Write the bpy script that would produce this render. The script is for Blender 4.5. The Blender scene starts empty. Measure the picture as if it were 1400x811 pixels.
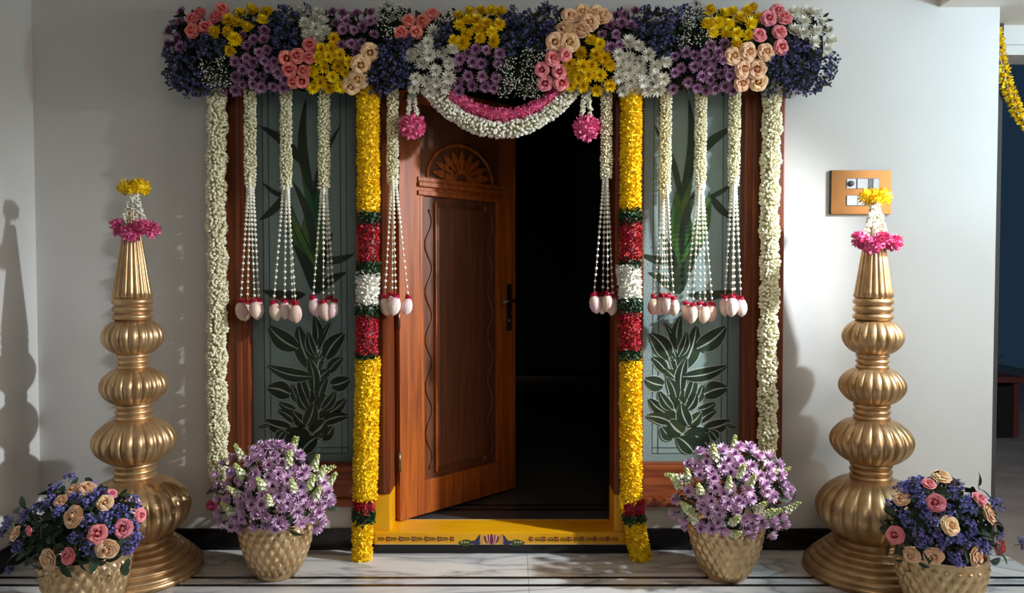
import bpy, bmesh, math, random
import numpy as np
from mathutils import Vector, Matrix
random.seed(7)
rng = np.random.default_rng(7)
PI = math.pi
scene = bpy.context.scene
COL = scene.collection

# ------------------------------------------------------------------ camera
F = 1011.0
CAM = Vector((0.0, -3.5, 1.31))
PITCH = math.radians(1.65)
cam_data = bpy.data.cameras.new('camera')
cam_data.sensor_width = 36.0
cam_data.lens = 36.0 * F / 1400.0
cam_data.clip_start = 0.05
cam = bpy.data.objects.new('camera', cam_data)
COL.objects.link(cam)
cam.location = CAM
cam.rotation_euler = (PI / 2 - PITCH, 0, 0)
scene.camera = cam

# ------------------------------------------------------------------ world, lights, exposure
world = bpy.data.worlds.new('night')
scene.world = world
world.use_nodes = True
world.node_tree.nodes['Background'].inputs[0].default_value = (0.0103, 0.0232, 0.0423, 1)
world.node_tree.nodes['Background'].inputs[1].default_value = 1.0

def lamp(name, kind, loc, energy, color, target=None, **kw):
    d = bpy.data.lights.new(name, kind)
    d.energy = energy; d.color = color
    for k, v in kw.items(): setattr(d, k, v)
    o = bpy.data.objects.new(name, d); COL.objects.link(o)
    o.location = loc
    if target is not None:
        o.rotation_euler = (Vector(target) - Vector(loc)).to_track_quat('-Z', 'Y').to_euler()
    return o
# cool LED flood lamp on a stand right of the doorway
LAMP_AT = (2.8, -1.22, 2.30)
lamp('flood_lamp', 'POINT', LAMP_AT, 54, (0.44, 0.76, 1.0), shadow_soft_size=0.05)          # bare bulb spill
lamp('flood_beam', 'SPOT', LAMP_AT, 600, (0.93, 0.96, 1.0), target=(-0.65, 0, 0.5), shadow_soft_size=0.05, spot_size=math.radians(54), spot_blend=1.0)   # its reflector beam
# added side fill: broad soft disc that lifts the shadows, no real source
lamp('side_fill', 'AREA', (3.3, -1.9, 1.75), 36, (1.0, 0.89, 0.77), target=(0.4, 0, 1.1), shape='DISK', size=1.8)
# added warm frontal fill above the camera, not a real fixture
lamp('front_fill', 'AREA', (0.5, -3.3, 2.55), 13, (1.0, 0.86, 0.70), target=(0.9, 0, 0.9), shape='DISK', size=1.1)

vs = scene.view_settings
vs.view_transform = 'Standard'; vs.look = 'None'; vs.gamma = 1.0; vs.use_curve_mapping = False
vs.exposure = 0.06

# ------------------------------------------------------------------ helpers
_c, _s = math.cos(PITCH), math.sin(PITCH)
def ray(px, py):
    a = (px - 700.0) / F; b = (405.5 - py) / F
    return Vector((a, _c + b * _s, -_s + b * _c))
def P(px, py, Y=0.0):                     # world point seen at a pixel, at depth Y
    d = ray(px, py); t = (Y - CAM.y) / d.y
    return CAM + d * t
def PF(px, py, Z=0.0):                    # the same on a horizontal plane
    d = ray(px, py); t = (Z - CAM.z) / d.z
    return CAM + d * t
def X(px, Y=0.0): return P(px, 400, Y).x
def Zp(py, Y=0.0): return P(700, py, Y).z
def M_PER_PX(Y): return (Y - CAM.y) / F

def srgb(r, g, b):
    def f(c):
        c /= 255.0
        return c / 12.92 if c <= 0.04045 else ((c + 0.055) / 1.055) ** 2.4
    return (f(r), f(g), f(b), 1.0)

MATS = {}
def mat(name, color, rough=0.6, metal=0.0, vary=0.0, hue=0.0, island=False, color2=None, nscale=8.0, bump=0.0, bscale=60.0, spec=0.5, sss=0.0, **kw):
    """procedural material: base colour, optional second colour mixed by noise, variation per object or per piece, fine bump"""
    if name in MATS: return MATS[name]
    m = bpy.data.materials.new(name); m.use_nodes = True
    nt = m.node_tree; N = nt.nodes; L = nt.links
    b = N['Principled BSDF']
    b.inputs['Roughness'].default_value = rough
    b.inputs['Metallic'].default_value = metal
    b.inputs['Specular IOR Level'].default_value = spec
    for k, v in kw.items(): b.inputs[k.replace('_', ' ')].default_value = v
    rgb = N.new('ShaderNodeRGB'); rgb.outputs[0].default_value = color
    out = rgb.outputs[0]
    tc = N.new('ShaderNodeTexCoord')
    if color2 is not None:
        nz = N.new('ShaderNodeTexNoise'); nz.inputs['Scale'].default_value = nscale; nz.inputs['Detail'].default_value = 4
        L.new(tc.outputs['Object'], nz.inputs['Vector'])
        rp = N.new('ShaderNodeValToRGB'); rp.color_ramp.elements[0].position = 0.35; rp.color_ramp.elements[1].position = 0.65
        L.new(nz.outputs['Fac'], rp.inputs[0])
        mx = N.new('ShaderNodeMix'); mx.data_type = 'RGBA'
        L.new(rp.outputs[0], mx.inputs[0]); L.new(out, mx.inputs[6]); mx.inputs[7].default_value = color2
        out = mx.outputs[2]
    if vary or hue:
        if island:
            g = N.new('ShaderNodeNewGeometry'); r = g.outputs['Random Per Island']
        else:
            g = N.new('ShaderNodeObjectInfo'); r = g.outputs['Random']
        hs = N.new('ShaderNodeHueSaturation')
        mr = N.new('ShaderNodeMapRange'); L.new(r, mr.inputs[0]); mr.inputs[3].default_value = 1 - vary; mr.inputs[4].default_value = 1 + vary
        mh = N.new('ShaderNodeMapRange'); L.new(r, mh.inputs[0]); mh.inputs[3].default_value = 0.5 - hue; mh.inputs[4].default_value = 0.5 + hue
        L.new(mr.outputs[0], hs.inputs['Value']); L.new(mh.outputs[0], hs.inputs['Hue']); L.new(out, hs.inputs['Color'])
        out = hs.outputs[0]
    L.new(out, b.inputs['Base Color'])
    if sss:
        b.inputs['Subsurface Weight'].default_value = sss; b.inputs['Subsurface Radius'].default_value = (0.01, 0.006, 0.004)
    if bump:
        nz = N.new('ShaderNodeTexNoise'); nz.inputs['Scale'].default_value = bscale; nz.inputs['Detail'].default_value = 3
        L.new(tc.outputs['Object'], nz.inputs['Vector'])
        bp = N.new('ShaderNodeBump'); bp.inputs['Strength'].default_value = bump; bp.inputs['Distance'].default_value = 0.01
        L.new(nz.outputs['Fac'], bp.inputs['Height']); L.new(bp.outputs[0], b.inputs['Normal'])
    MATS[name] = m
    return m

def wood(name, c1, c2, axis='Z', rough=0.35):
    m = bpy.data.materials.new(name); m.use_nodes = True
    nt = m.node_tree; N = nt.nodes; L = nt.links; b = N['Principled BSDF']
    tc = N.new('ShaderNodeTexCoord'); mp = N.new('ShaderNodeMapping')
    s = {'X': (1.2, 22, 22), 'Z': (22, 22, 1.2)}[axis]
    mp.inputs['Scale'].default_value = s
    L.new(tc.outputs['Object'], mp.inputs['Vector'])
    nz = N.new('ShaderNodeTexNoise'); nz.inputs['Scale'].default_value = 1.6; nz.inputs['Detail'].default_value = 6; nz.inputs['Distortion'].default_value = 0.7
    L.new(mp.outputs[0], nz.inputs['Vector'])
    rp = N.new('ShaderNodeValToRGB')
    rp.color_ramp.elements[0].position = 0.32; rp.color_ramp.elements[0].color = c1
    rp.color_ramp.elements[1].position = 0.68; rp.color_ramp.elements[1].color = c2
    L.new(nz.outputs['Fac'], rp.inputs[0]); L.new(rp.outputs[0], b.inputs['Base Color'])
    b.inputs['Roughness'].default_value = rough
    bp = N.new('ShaderNodeBump'); bp.inputs['Strength'].default_value = 0.08
    L.new(nz.outputs['Fac'], bp.inputs['Height']); L.new(bp.outputs[0], b.inputs['Normal'])
    MATS[name] = m
    return m

class MB:
    """collects geometry; build() links it as one mesh object"""
    def __init__(s): s.v = []; s.f = []; s.m = []
    def add(s, v, f, mi=0, M=None):
        o = len(s.v)
        if M is not None: v = [M @ Vector(p) for p in v]
        s.v.extend([tuple(p) for p in v]); s.f.extend([tuple(i + o for i in q) for q in f]); s.m.extend([mi] * len(f))
        return s
    def box(s, x0, x1, y0, y1, z0, z1, mi=0, bev=0.0):
        if bev <= 0:
            v = [(x, y, z) for z in (z0, z1) for y in (y0, y1) for x in (x0, x1)]
            f = [(0, 2, 3, 1), (4, 5, 7, 6), (0, 1, 5, 4), (2, 6, 7, 3), (0, 4, 6, 2), (1, 3, 7, 5)]
            return s.add(v, f, mi)
        bm = bmesh.new(); bmesh.ops.create_cube(bm, size=1.0)
        for q in bm.verts: q.co = Vector(((x0 + x1) / 2 + q.co.x * (x1 - x0), (y0 + y1) / 2 + q.co.y * (y1 - y0), (z0 + z1) / 2 + q.co.z * (z1 - z0)))
        bmesh.ops.bevel(bm, geom=bm.edges[:], offset=bev, segments=2, affect='EDGES', profile=0.7)
        bm.verts.index_update()
        s.add([q.co.copy() for q in bm.verts], [[w.index for w in f.verts] for f in bm.faces], mi); bm.free()
        return s
    def tube(s, pts, r, n=6, mi=0, cap=True):
        pts = [Vector(p) for p in pts]; rings = []; o = len(s.v)
        for i, p in enumerate(pts):
            t = (pts[min(i + 1, len(pts) - 1)] - pts[max(i - 1, 0)]).normalized()
            a = t.cross(Vector((0, 1, 0)) if abs(t.y) < 0.9 else Vector((1, 0, 0))).normalized(); b = t.cross(a)
            rr = r[i] if isinstance(r, (list, tuple)) else r
            s.v.extend([tuple(p + a * math.cos(2 * PI * k / n) * rr + b * math.sin(2 * PI * k / n) * rr) for k in range(n)])
        for i in range(len(pts) - 1):
            for k in range(n):
                s.f.append((o + i * n + k, o + i * n + (k + 1) % n, o + (i + 1) * n + (k + 1) % n, o + (i + 1) * n + k)); s.m.append(mi)
        if cap:
            s.f.append(tuple(o + k for k in range(n))[::-1]); s.m.append(mi)
            e = o + (len(pts) - 1) * n
            s.f.append(tuple(e + k for k in range(n))); s.m.append(mi)
        return s
    def lathe(s, prof, n=48, fn=None, mi=0, cap=True, center=(0, 0, 0)):
        o = len(s.v); cx, cy, cz = center
        for (r, z) in prof:
            for k in range(n):
                a = 2 * PI * k / n
                rr = fn(r, z, a) if fn else r
                s.v.append((cx + rr * math.cos(a), cy + rr * math.sin(a), cz + z))
        for i in range(len(prof) - 1):
            for k in range(n):
                s.f.append((o + i * n + k, o + i * n + (k + 1) % n, o + (i + 1) * n + (k + 1) % n, o + (i + 1) * n + k)); s.m.append(mi)
        if cap:
            s.f.append(tuple(o + k for k in range(n))[::-1]); s.m.append(mi)
            e = o + (len(prof) - 1) * n; s.f.append(tuple(e + k for k in range(n))); s.m.append(mi)
        return s
    def mesh(s, name, mats, smooth=False):
        me = bpy.data.meshes.new(name)
        me.from_pydata(s.v, [], s.f)
        if not isinstance(mats, (list, tuple)): mats = [mats]
        for m in mats: me.materials.append(m)
        me.polygons.foreach_set('material_index', s.m)
        me.polygons.foreach_set('use_smooth', [smooth] * len(s.f))
        me.update()
        return me
    def build(s, name, mats, parent=None, smooth=False, loc=None):
        return link(name, s.mesh(name, mats, smooth), parent, loc=loc)

def link(name, me, parent=None, loc=None, mw=None):
    o = bpy.data.objects.new(name, me); COL.objects.link(o)
    if parent is not None: o.parent = parent
    if mw is not None: o.matrix_local = mw
    if loc is not None: o.location = loc
    return o
def tag(o, label=None, cat=None, group=None, kind=None):
    if label: o['label'] = label
    if cat: o['category'] = cat
    if group: o['group'] = group
    if kind: o['kind'] = kind
    return o
def thing(name, loc, label, cat, group=None, kind=None):
    o = bpy.data.objects.new(name, None); COL.objects.link(o); o.location = loc
    o.empty_display_size = 0.05
    return tag(o, label, cat, group, kind)
def rel(o): return Vector(o.location)
def orient(n, pos, scale=1.0, roll=None):
    n = Vector(n).normalized()
    q = n.to_track_quat('Z', 'Y').to_matrix().to_4x4()
    r = Matrix.Rotation(random.uniform(0, 2 * PI) if roll is None else roll, 4, 'Z')
    return Matrix.Translation(pos) @ q @ r @ Matrix.Scale(scale, 4)

def scatter(name, templ, mats4, materials, parent=None, smooth=False, mi=None, kind=None, extra=None):
    """many copies of one small template as one mesh (numpy); materials by mi per copy; extra = MB added"""
    tv, tf = templ
    tv = np.array(tv, float); n = len(mats4)
    A = np.array([[list(r) for r in m] for m in mats4])
    V = np.einsum('nij,vj->nvi', A[:, :3, :3], tv) + A[:, None, :3, 3]
    V = V.reshape(-1, 3)
    loops = np.concatenate([np.array(f) for f in tf]); ln = len(loops)
    tot = np.array([len(f) for f in tf])
    idx = (loops[None, :] + (np.arange(n) * len(tv))[:, None]).ravel()
    tots = np.tile(tot, n)
    mis = np.repeat(np.array(mi if mi is not None else [0] * n), len(tf))
    if extra is not None and extra.v:
        o = len(V); V = np.vstack([V, np.array(extra.v)])
        idx = np.concatenate([idx] + [np.array(f) + o for f in extra.f])
        tots = np.concatenate([tots, np.array([len(f) for f in extra.f])])
        mis = np.concatenate([mis, np.array(extra.m)])
    me = bpy.data.meshes.new(name)
    me.vertices.add(len(V)); me.vertices.foreach_set('co', V.ravel())
    me.loops.add(len(idx)); me.loops.foreach_set('vertex_index', idx.astype(np.int32))
    me.polygons.add(len(tots)); st = np.concatenate([[0], np.cumsum(tots)[:-1]])
    me.polygons.foreach_set('loop_start', st.astype(np.int32)); me.polygons.foreach_set('loop_total', tots.astype(np.int32))
    for m in (materials if isinstance(materials, (list, tuple)) else [materials]): me.materials.append(m)
    me.polygons.foreach_set('material_index', mis.astype(np.int32))
    me.polygons.foreach_set('use_smooth', [smooth] * len(tots))
    me.update(calc_edges=True); me.validate()
    o = link(name, me, parent)
    if kind: o['kind'] = kind
    return o

# ------------------------------------------------------------------ materials
WALL = mat('wall_paint', srgb(222, 221, 218), 0.75, color2=srgb(214, 212, 207), nscale=1.3, bump=0.05, bscale=140)
CEIL = mat('ceiling_paint', srgb(226, 219, 209), 0.85)
BLACK = mat('black_granite', srgb(16, 16, 18), 0.22, color2=srgb(24, 24, 27), nscale=90)
TEAK = wood('teak', srgb(88, 40, 20), srgb(140, 70, 34), 'Z', 0.38)
TEAKH = wood('teak_rail', srgb(104, 46, 22), srgb(160, 82, 40), 'X', 0.38)
DOORW = wood('door_teak', srgb(126, 58, 16), srgb(186, 96, 26), 'Z', 0.42)
DOORP = wood('door_panel_teak', srgb(84, 46, 26), srgb(116, 64, 34), 'Z', 0.42)
YPAINT = mat('yellow_enamel', srgb(240, 176, 16), 0.35, color2=srgb(230, 162, 12), nscale=6)
GOLD = mat('antique_gold', srgb(208, 174, 130), 0.38, metal=0.72, color2=srgb(178, 142, 100), nscale=14, bump=0.06, bscale=40)
POTGOLD = mat('pot_gold', srgb(222, 190, 146), 0.33, metal=0.68, color2=srgb(200, 166, 120), nscale=20, bump=0.05, bscale=70)

def marble():
    m = bpy.data.materials.new('white_marble'); m.use_nodes = True
    nt = m.node_tree; N = nt.nodes; L = nt.links; b = N['Principled BSDF']
    tc = N.new('ShaderNodeTexCoord'); mp = N.new('ShaderNodeMapping'); mp.inputs['Rotation'].default_value = (0, 0, 0.95); mp.inputs['Scale'].default_value = (1.0, 3.2, 1)
    L.new(tc.outputs['Object'], mp.inputs[0])
    nz = N.new('ShaderNodeTexNoise'); nz.inputs['Scale'].default_value = 1.2; nz.inputs['Detail'].default_value = 5; nz.inputs['Distortion'].default_value = 1.4
    L.new(mp.outputs[0], nz.inputs['Vector'])
    rp = N.new('ShaderNodeValToRGB'); e = rp.color_ramp.elements
    e[0].position = 0.40; e[0].color = srgb(214, 212, 208); e[1].position = 0.58; e[1].color = srgb(222, 220, 216)
    x = rp.color_ramp.elements.new(0.49); x.color = srgb(158, 158, 162)
    x = rp.color_ramp.elements.new(0.455); x.color = srgb(198, 197, 195)
    x = rp.color_ramp.elements.new(0.52); x.color = srgb(196, 196, 195)
    L.new(nz.outputs['Fac'], rp.inputs[0]); L.new(rp.outputs[0], b.inputs['Base Color'])
    b.inputs['Roughness'].default_value = 0.16
    return m
MARBLE = marble()

# ------------------------------------------------------------------ setting
WX0, WX1 = -2.25, 2.285                 # left corner and right end of the front wall
ZC = 2.64                              # porch ceiling
FX0, FX1 = X(298, 0), X(1071, -0.04)
OX0, OX1 = X(533, -0.03), X(840, -0.03)    # door opening
LG0, LG1 = X(343, 0), X(489, 0)          # left glass
RG0, RG1 = X(878, 0), X(1013, 0)
GZ0, GZ1 = Zp(634), 2.26
RAILZ = Zp(683)
FTOP = 2.36

b = MB()
b.box(WX0 - 0.2, FX0, 0, 0.22, 0, ZC); b.box(FX1, WX1, 0, 0.22, 0, ZC); b.box(FX0, FX1, 0, 0.22, FTOP, ZC)
b.box(FX0, OX0 - 0.07, 0, 0.22, 0, RAILZ); b.box(OX1 + 0.07, FX1, 0, 0.22, 0, RAILZ)
tag(b.build('wall_back', WALL), 'white painted front wall around the doorway', 'wall', kind='structure')
b = MB().box(WX0 - 0.2, WX0, -4.6, 0, 0, ZC)
tag(b.build('wall_left', WALL), 'white side wall carrying the pillar shadow at left', 'wall', kind='structure')
b = MB().box(WX0 - 0.2, 2.0, -4.6, 0, ZC, ZC + 0.15)
tag(b.build('ceiling', CEIL), 'pale porch ceiling above the doorway', 'ceiling', kind='structure')
b = MB().box(2.0, 3.4, -4.6, 0.25, 2.565, ZC + 0.15)
tag(b.build('trim_1', CEIL), 'beige ceiling beam over the right end of the wall', 'beam', kind='structure')
b = MB().box(WX1, 3.4, 0.25, 0.42, Zp(75, 0.25), ZC + 0.15).box(WX1, 3.4, 0.235, 0.25, Zp(62, 0.25), Zp(58, 0.25))
tag(b.build('trim_2', WALL), 'white lintel beyond the right corner of the wall', 'lintel', kind='structure')
# skirting
SK = Zp(722)
for nm, x0, x1, lab in (('baseboard_left', WX0, OX0 - 0.06, 'black granite skirting left of the yellow threshold'),
                        ('baseboard_right', OX1 + 0.06, WX1, 'black granite skirting right of the yellow threshold')):
    tag(MB().box(x0, x1, -0.014, 0.0, 0, SK, bev=0.002).build(nm, BLACK), lab, 'skirting', kind='structure')
tag(MB().box(WX0, WX0 + 0.014, -4.6, -0.014, 0, SK, bev=0.002).build('baseboard_side', BLACK), 'black granite skirting along the left side wall', 'skirting', kind='structure')

# floor: bed, slabs and black inlay strips, each a piece
floor = MB().box(WX0 - 0.2, 2.31, -4.6, 0.0, -0.12, -0.012).build('floor', mat('mortar', srgb(120, 116, 110), 0.9))
tag(floor, 'polished white marble porch floor with black inlay strips', 'floor', kind='structure')
s1, s2 = PF(700, 790).y, PF(700, 800.5).y
sw = 0.022
rows = [(-0.001, s1 + sw / 2), (s1 - sw / 2, s2 + sw / 2)]
s3 = s2 - (s1 - s2) - 0.02
rows.append((s2 - sw / 2, s3 + sw / 2))
y = s3 - sw / 2
while y > -4.5: rows.append((y, y - 0.7)); y -= 0.7
xs = [WX0, -1.13, X(721, -0.1), 1.28, 2.31]
for (ya, yb) in rows:
    for xa, xb in zip(xs[:-1], xs[1:]):
        MB().box(xa + 0.0008, xb - 0.0008, yb + 0.0005, ya - 0.0005, -0.012, 0.0, bev=0.0006).build('marble_slab', MARBLE, floor)
for s in (s1, s2, s3):
    for xa, xb in zip(xs[:-1], xs[1:]):
        MB().box(xa + 0.0004, xb - 0.0004, s - sw / 2, s + sw / 2, -0.012, 0.0004).build('inlay_strip', BLACK, floor)

# house interior: dark room behind the doorway
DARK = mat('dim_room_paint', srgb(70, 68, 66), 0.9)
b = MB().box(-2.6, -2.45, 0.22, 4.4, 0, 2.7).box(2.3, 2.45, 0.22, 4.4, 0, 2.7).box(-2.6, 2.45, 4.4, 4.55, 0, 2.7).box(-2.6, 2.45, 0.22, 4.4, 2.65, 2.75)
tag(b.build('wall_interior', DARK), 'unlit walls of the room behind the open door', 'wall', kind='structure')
IFZ = 0.09
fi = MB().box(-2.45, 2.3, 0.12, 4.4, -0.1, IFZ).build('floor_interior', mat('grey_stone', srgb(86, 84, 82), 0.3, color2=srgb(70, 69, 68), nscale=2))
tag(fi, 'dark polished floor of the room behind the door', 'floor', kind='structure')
for yy in (PF(700, 697, IFZ).y, PF(700, 691, IFZ).y):
    MB().box(-1.2, 1.6, yy - 0.014, yy + 0.014, IFZ, IFZ + 0.0006).build('inlay_strip', BLACK, fi)
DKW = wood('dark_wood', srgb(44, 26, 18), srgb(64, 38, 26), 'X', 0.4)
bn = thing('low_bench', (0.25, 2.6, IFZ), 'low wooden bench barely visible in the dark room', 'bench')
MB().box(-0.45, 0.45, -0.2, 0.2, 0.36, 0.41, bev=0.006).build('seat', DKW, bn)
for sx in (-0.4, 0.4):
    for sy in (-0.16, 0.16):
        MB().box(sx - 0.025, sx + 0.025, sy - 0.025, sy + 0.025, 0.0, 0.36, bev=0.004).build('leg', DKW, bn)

# teak frame round door and side lights
fr = tag(bpy.data.objects.new('trim_3', None), 'carved teak door frame with yellow painted threshold', 'door frame', kind='structure'); COL.objects.link(fr)
YF = -0.045
YB = 0.13
def post(x0, x1, z0, z1, m=TEAK, yf=YF, name='post'):
    return MB().box(x0, x1, yf, YB, z0, z1, bev=0.006).build(name, m, fr)
for (xa, xb) in ((FX0, LG0), (RG1, FX1)):
    p = post(xa, xb, RAILZ - 0.01, FTOP)
    w = xb - xa
    for k in (0.25, 0.75): MB().box(xa + w * k - 0.012, xa + w * k + 0.012, YF - 0.010, YF + 0.004, RAILZ + 0.005, FTOP - 0.01, bev=0.005).build('moulding', TEAK, p)
YZ = Zp(676, YF)
for (xa, xb, xi) in ((LG1, OX0, -1), (OX1, RG0, 1)):
    p = post(xa, xb, YZ, FTOP)
    xin = (OX0 - 0.02) if xi < 0 else (OX1 + 0.02)
    MB().box(xin - 0.014, xin + 0.014, YF - 0.010, YF + 0.004, YZ + 0.004, FTOP - 0.01, bev=0.005).build('moulding', TEAK, p)
    post(xa, xb, 0.03, YZ, YPAINT, YF - 0.003, 'painted_post_foot')
MB().box(FX0, FX1, YF - 0.01, YB, FTOP - 0.1, FTOP + 0.02, bev=0.006).build('head_beam', TEAKH, fr)
for (xa, xb) in ((LG0, LG1), (RG0, RG1)):
    r = MB().box(xa, xb, YF + 0.004, YB, RAILZ - 0.01, GZ0, bev=0.006).build('bottom_rail', TEAKH, fr)
    MB().box(xa, xb, YF - 0.016, YF + 0.01, RAILZ - 0.02, RAILZ + 0.02, bev=0.008).build('moulding', TEAKH, r)
    MB().box(xa, xb, -0.02, 0.05, GZ0 - 0.001, GZ0 + 0.006, bev=0.002).build('glazing_bead', TEAK, r)
# threshold
TZ0, TZ1 = Zp(745, -0.06), Zp(728, -0.06)
th = MB().box(OX0 - 0.075, OX1 + 0.075, -0.062, YB, TZ0, TZ1, bev=0.006).build('threshold', YPAINT, fr)
MB().box(OX0 - 0.09, OX1 + 0.09, -0.055, YB, 0, TZ0, bev=0.002).build('threshold_base', BLACK, fr)
CREAM = mat('cream_line', srgb(214, 178, 110), 0.5)
MAROON = mat('maroon_paint', srgb(120, 28, 30), 0.5)
OLIVE = mat('olive_paint', srgb(74, 66, 24), 0.5)
MAUVE = mat('mauve_paint', srgb(206, 170, 190), 0.5)
NAVYP = mat('navy_paint', srgb(44, 52, 84), 0.5)
GREENP = mat('green_paint', srgb(48, 78, 40), 0.5)
PEACHP = mat('peach_paint', srgb(206, 150, 90), 0.5)
def blade(base, tip, w, y, n=6, bend=0.0, tk=0.0012, border=None):
    """flat leaf-shaped plaque in the XZ plane at depth y (front face at y - tk); returns MB with border (mat 1) if given"""
    base = Vector(base); tip = Vector(tip); d = tip - base; L = d.length; d = d / L; nrm = Vector((-d.y, d.x))
    def pts(ww, i0=0.0, i1=1.0):
        l = []; r = []; c = []
        for i in range(n + 1):
            t = i0 + (i1 - i0) * i / n
            h = ww * 0.5 * math.sin(PI * min(1, t ** 0.78)) ** 0.68
            o = bend * L * math.sin(PI * t)
            q = base + d * L * t + nrm * o
            l.append(q + nrm * h); r.append(q - nrm * h); c.append(q)
        return l, r, c
    mb = MB()
    l, r, c = pts(w)
    def strip(A, B, yy, mi):
        v = [(q.x, yy, q.y) for q in A] + [(q.x, yy, q.y) for q in B]; k = len(A)
        mb.add(v, [(i, i + 1, k + i + 1, k + i) for i in range(k - 1)], mi)
    strip(l, r, y - tk, 1 if border else 0)
    # rim down to the surface
    for A in (l, r):
        k = len(A); v = [(q.x, y - tk, q.y) for q in A] + [(q.x, y, q.y) for q in A]
        mb.add(v, [(i, i + 1, k + i + 1, k + i) for i in range(k - 1)], 1 if border else 0)
    if border:
        e = border / max(L, 1e-3); wi = max(w - 2 * border, w * 0.3)
        l2, r2, c2 = pts(wi, min(0.25, e * 1.2), max(0.75, 1 - e * 1.2))
        cl = [c2[i] + (l2[i] - c2[i]) * 0.10 for i in range(len(c2))]; cr = [c2[i] + (r2[i] - c2[i]) * 0.10 for i in range(len(c2))]
        strip(l2, cl, y - tk - 0.0006, 0); strip(cr, r2, y - tk - 0.0006, 0)
    return mb
YT = -0.0622
def ppx(px, py, Y=YT): q = P(px, py, Y); return (q.x, q.z)
u = M_PER_PX(YT)
MB().box(OX0 - 0.07, OX1 + 0.07, YT - 0.001, YT + 0.001, TZ0 + 0.002, TZ0 + 0.007).build('painted_line', CREAM, th)
MB().box(OX0, OX1, YB - 0.016, YB - 0.006, TZ1 - 0.001, TZ1 + 0.001).build('painted_line', CREAM, th)
# lotus between two peacocks
for dx, w, m_ in ((-9, 5, MAROON), (9, 5, MAROON), (-6.5, 4, MAUVE), (6.5, 4, MAUVE), (-4.2, 4, MAROON), (4.2, 4, MAROON), (-2.4, 3.4, MAUVE), (2.4, 3.4, MAUVE), (0, 5, MAROON)):
    blade(ppx(672 + dx * 0.35, 745), ppx(672 + dx * 1.15, 729.5 + abs(dx) * 0.33), w * u, YT, tk=0.0012 - abs(dx) * 4e-5).build('lotus_petal', m_, th)
for s in (-1, 1):
    blade(ppx(672 + s * 12, 745), ppx(672 + s * 15, 730), 5 * u, YT).build('painted_petal', PEACHP, th)
    blade(ppx(672 + s * 25, 744), ppx(672 + s * 16, 731), 5 * u, YT, bend=0.12 * s, tk=0.0014).build('peacock_neck', NAVYP, th)
    blade(ppx(672 + s * 15, 743), ppx(672 + s * 30, 741), 6 * u, YT, tk=0.0016).build('peacock_body', NAVYP, th)
    blade(ppx(672 + s * 26, 742), ppx(672 + s * 46, 742.5), 9 * u, YT, tk=0.0013).build('peacock_tail', GREENP, th)
    for k in range(3): blade(ppx(672 + s * (31 + 4 * k), 740.5), ppx(672 + s * (34 + 4 * k), 742.5), 2 * u, YT, tk=0.002).build('tail_eye', CREAM, th)
    for k in range(7):           # red blossoms and leafy sprigs
        cx = 672 + s * (54 + 17.5 * k)
        if not 514 < cx < 846: continue
        for a in (0.6, 1.8, 3.0, 4.2, 5.4):
            blade(ppx(cx, 737), ppx(cx + 4.2 * math.cos(a), 737 + 4.2 * math.sin(a)), 2.2 * u, YT, n=4).build('blossom_petal', MAROON, th)
        blade(ppx(cx - 1.2, 737), ppx(cx + 1.2, 737.2), 1.8 * u, YT, n=4, tk=0.0018).build('blossom_centre', CREAM, th)
        for q in range(3):
            for t in (-1, 1):
                blade(ppx(cx + s * (5 + 3 * q), 737.2), ppx(cx + s * (8.5 + 3 * q), 737.2 + t * 2.8), 1.2 * u, YT, n=4).build('sprig_leaf', OLIVE, th)

# side lights: textured glass with painted plants
def glass_mat():
    m = bpy.data.materials.new('etched_glass'); m.use_nodes = True
    nt = m.node_tree; N = nt.nodes; L = nt.links; b = N['Principled BSDF']
    b.inputs['Base Color'].default_value = srgb(134, 154, 152); b.inputs['Roughness'].default_value = 0.16
    b.inputs['Transmission Weight'].default_value = 0.04; b.inputs['IOR'].default_value = 1.5
    tc = N.new('ShaderNodeTexCoord'); nz = N.new('ShaderNodeTexNoise'); nz.inputs['Scale'].default_value = 160
    L.new(tc.outputs['Object'], nz.inputs['Vector'])
    bp = N.new('ShaderNodeBump'); bp.inputs['Strength'].default_value = 0.10; bp.inputs['Distance'].default_value = 0.004
    L.new(nz.outputs['Fac'], bp.inputs['Height']); L.new(bp.outputs[0], b.inputs['Normal'])
    return m
GLASS = glass_mat()
ETCH = mat('etched_band', srgb(122, 142, 140), 0.5, bump=0.5, bscale=220)
ETCHD = mat('etched_line', srgb(66, 80, 78), 0.4)
LEAD = mat('leaf_outline', srgb(172, 178, 166), 0.45)
LEADG = mat('blade_edge', srgb(44, 60, 42), 0.4)
LF = [mat('painted_leaf_dark', srgb(36, 50, 40), 0.3, color2=srgb(50, 66, 48), nscale=14, vary=0.25),
      mat('painted_leaf_olive', srgb(52, 62, 38), 0.3, color2=srgb(34, 46, 34), nscale=14, vary=0.2),
      mat('painted_leaf_green', srgb(38, 92, 56), 0.3, color2=srgb(86, 112, 44), nscale=7, vary=0.2)]
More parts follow.
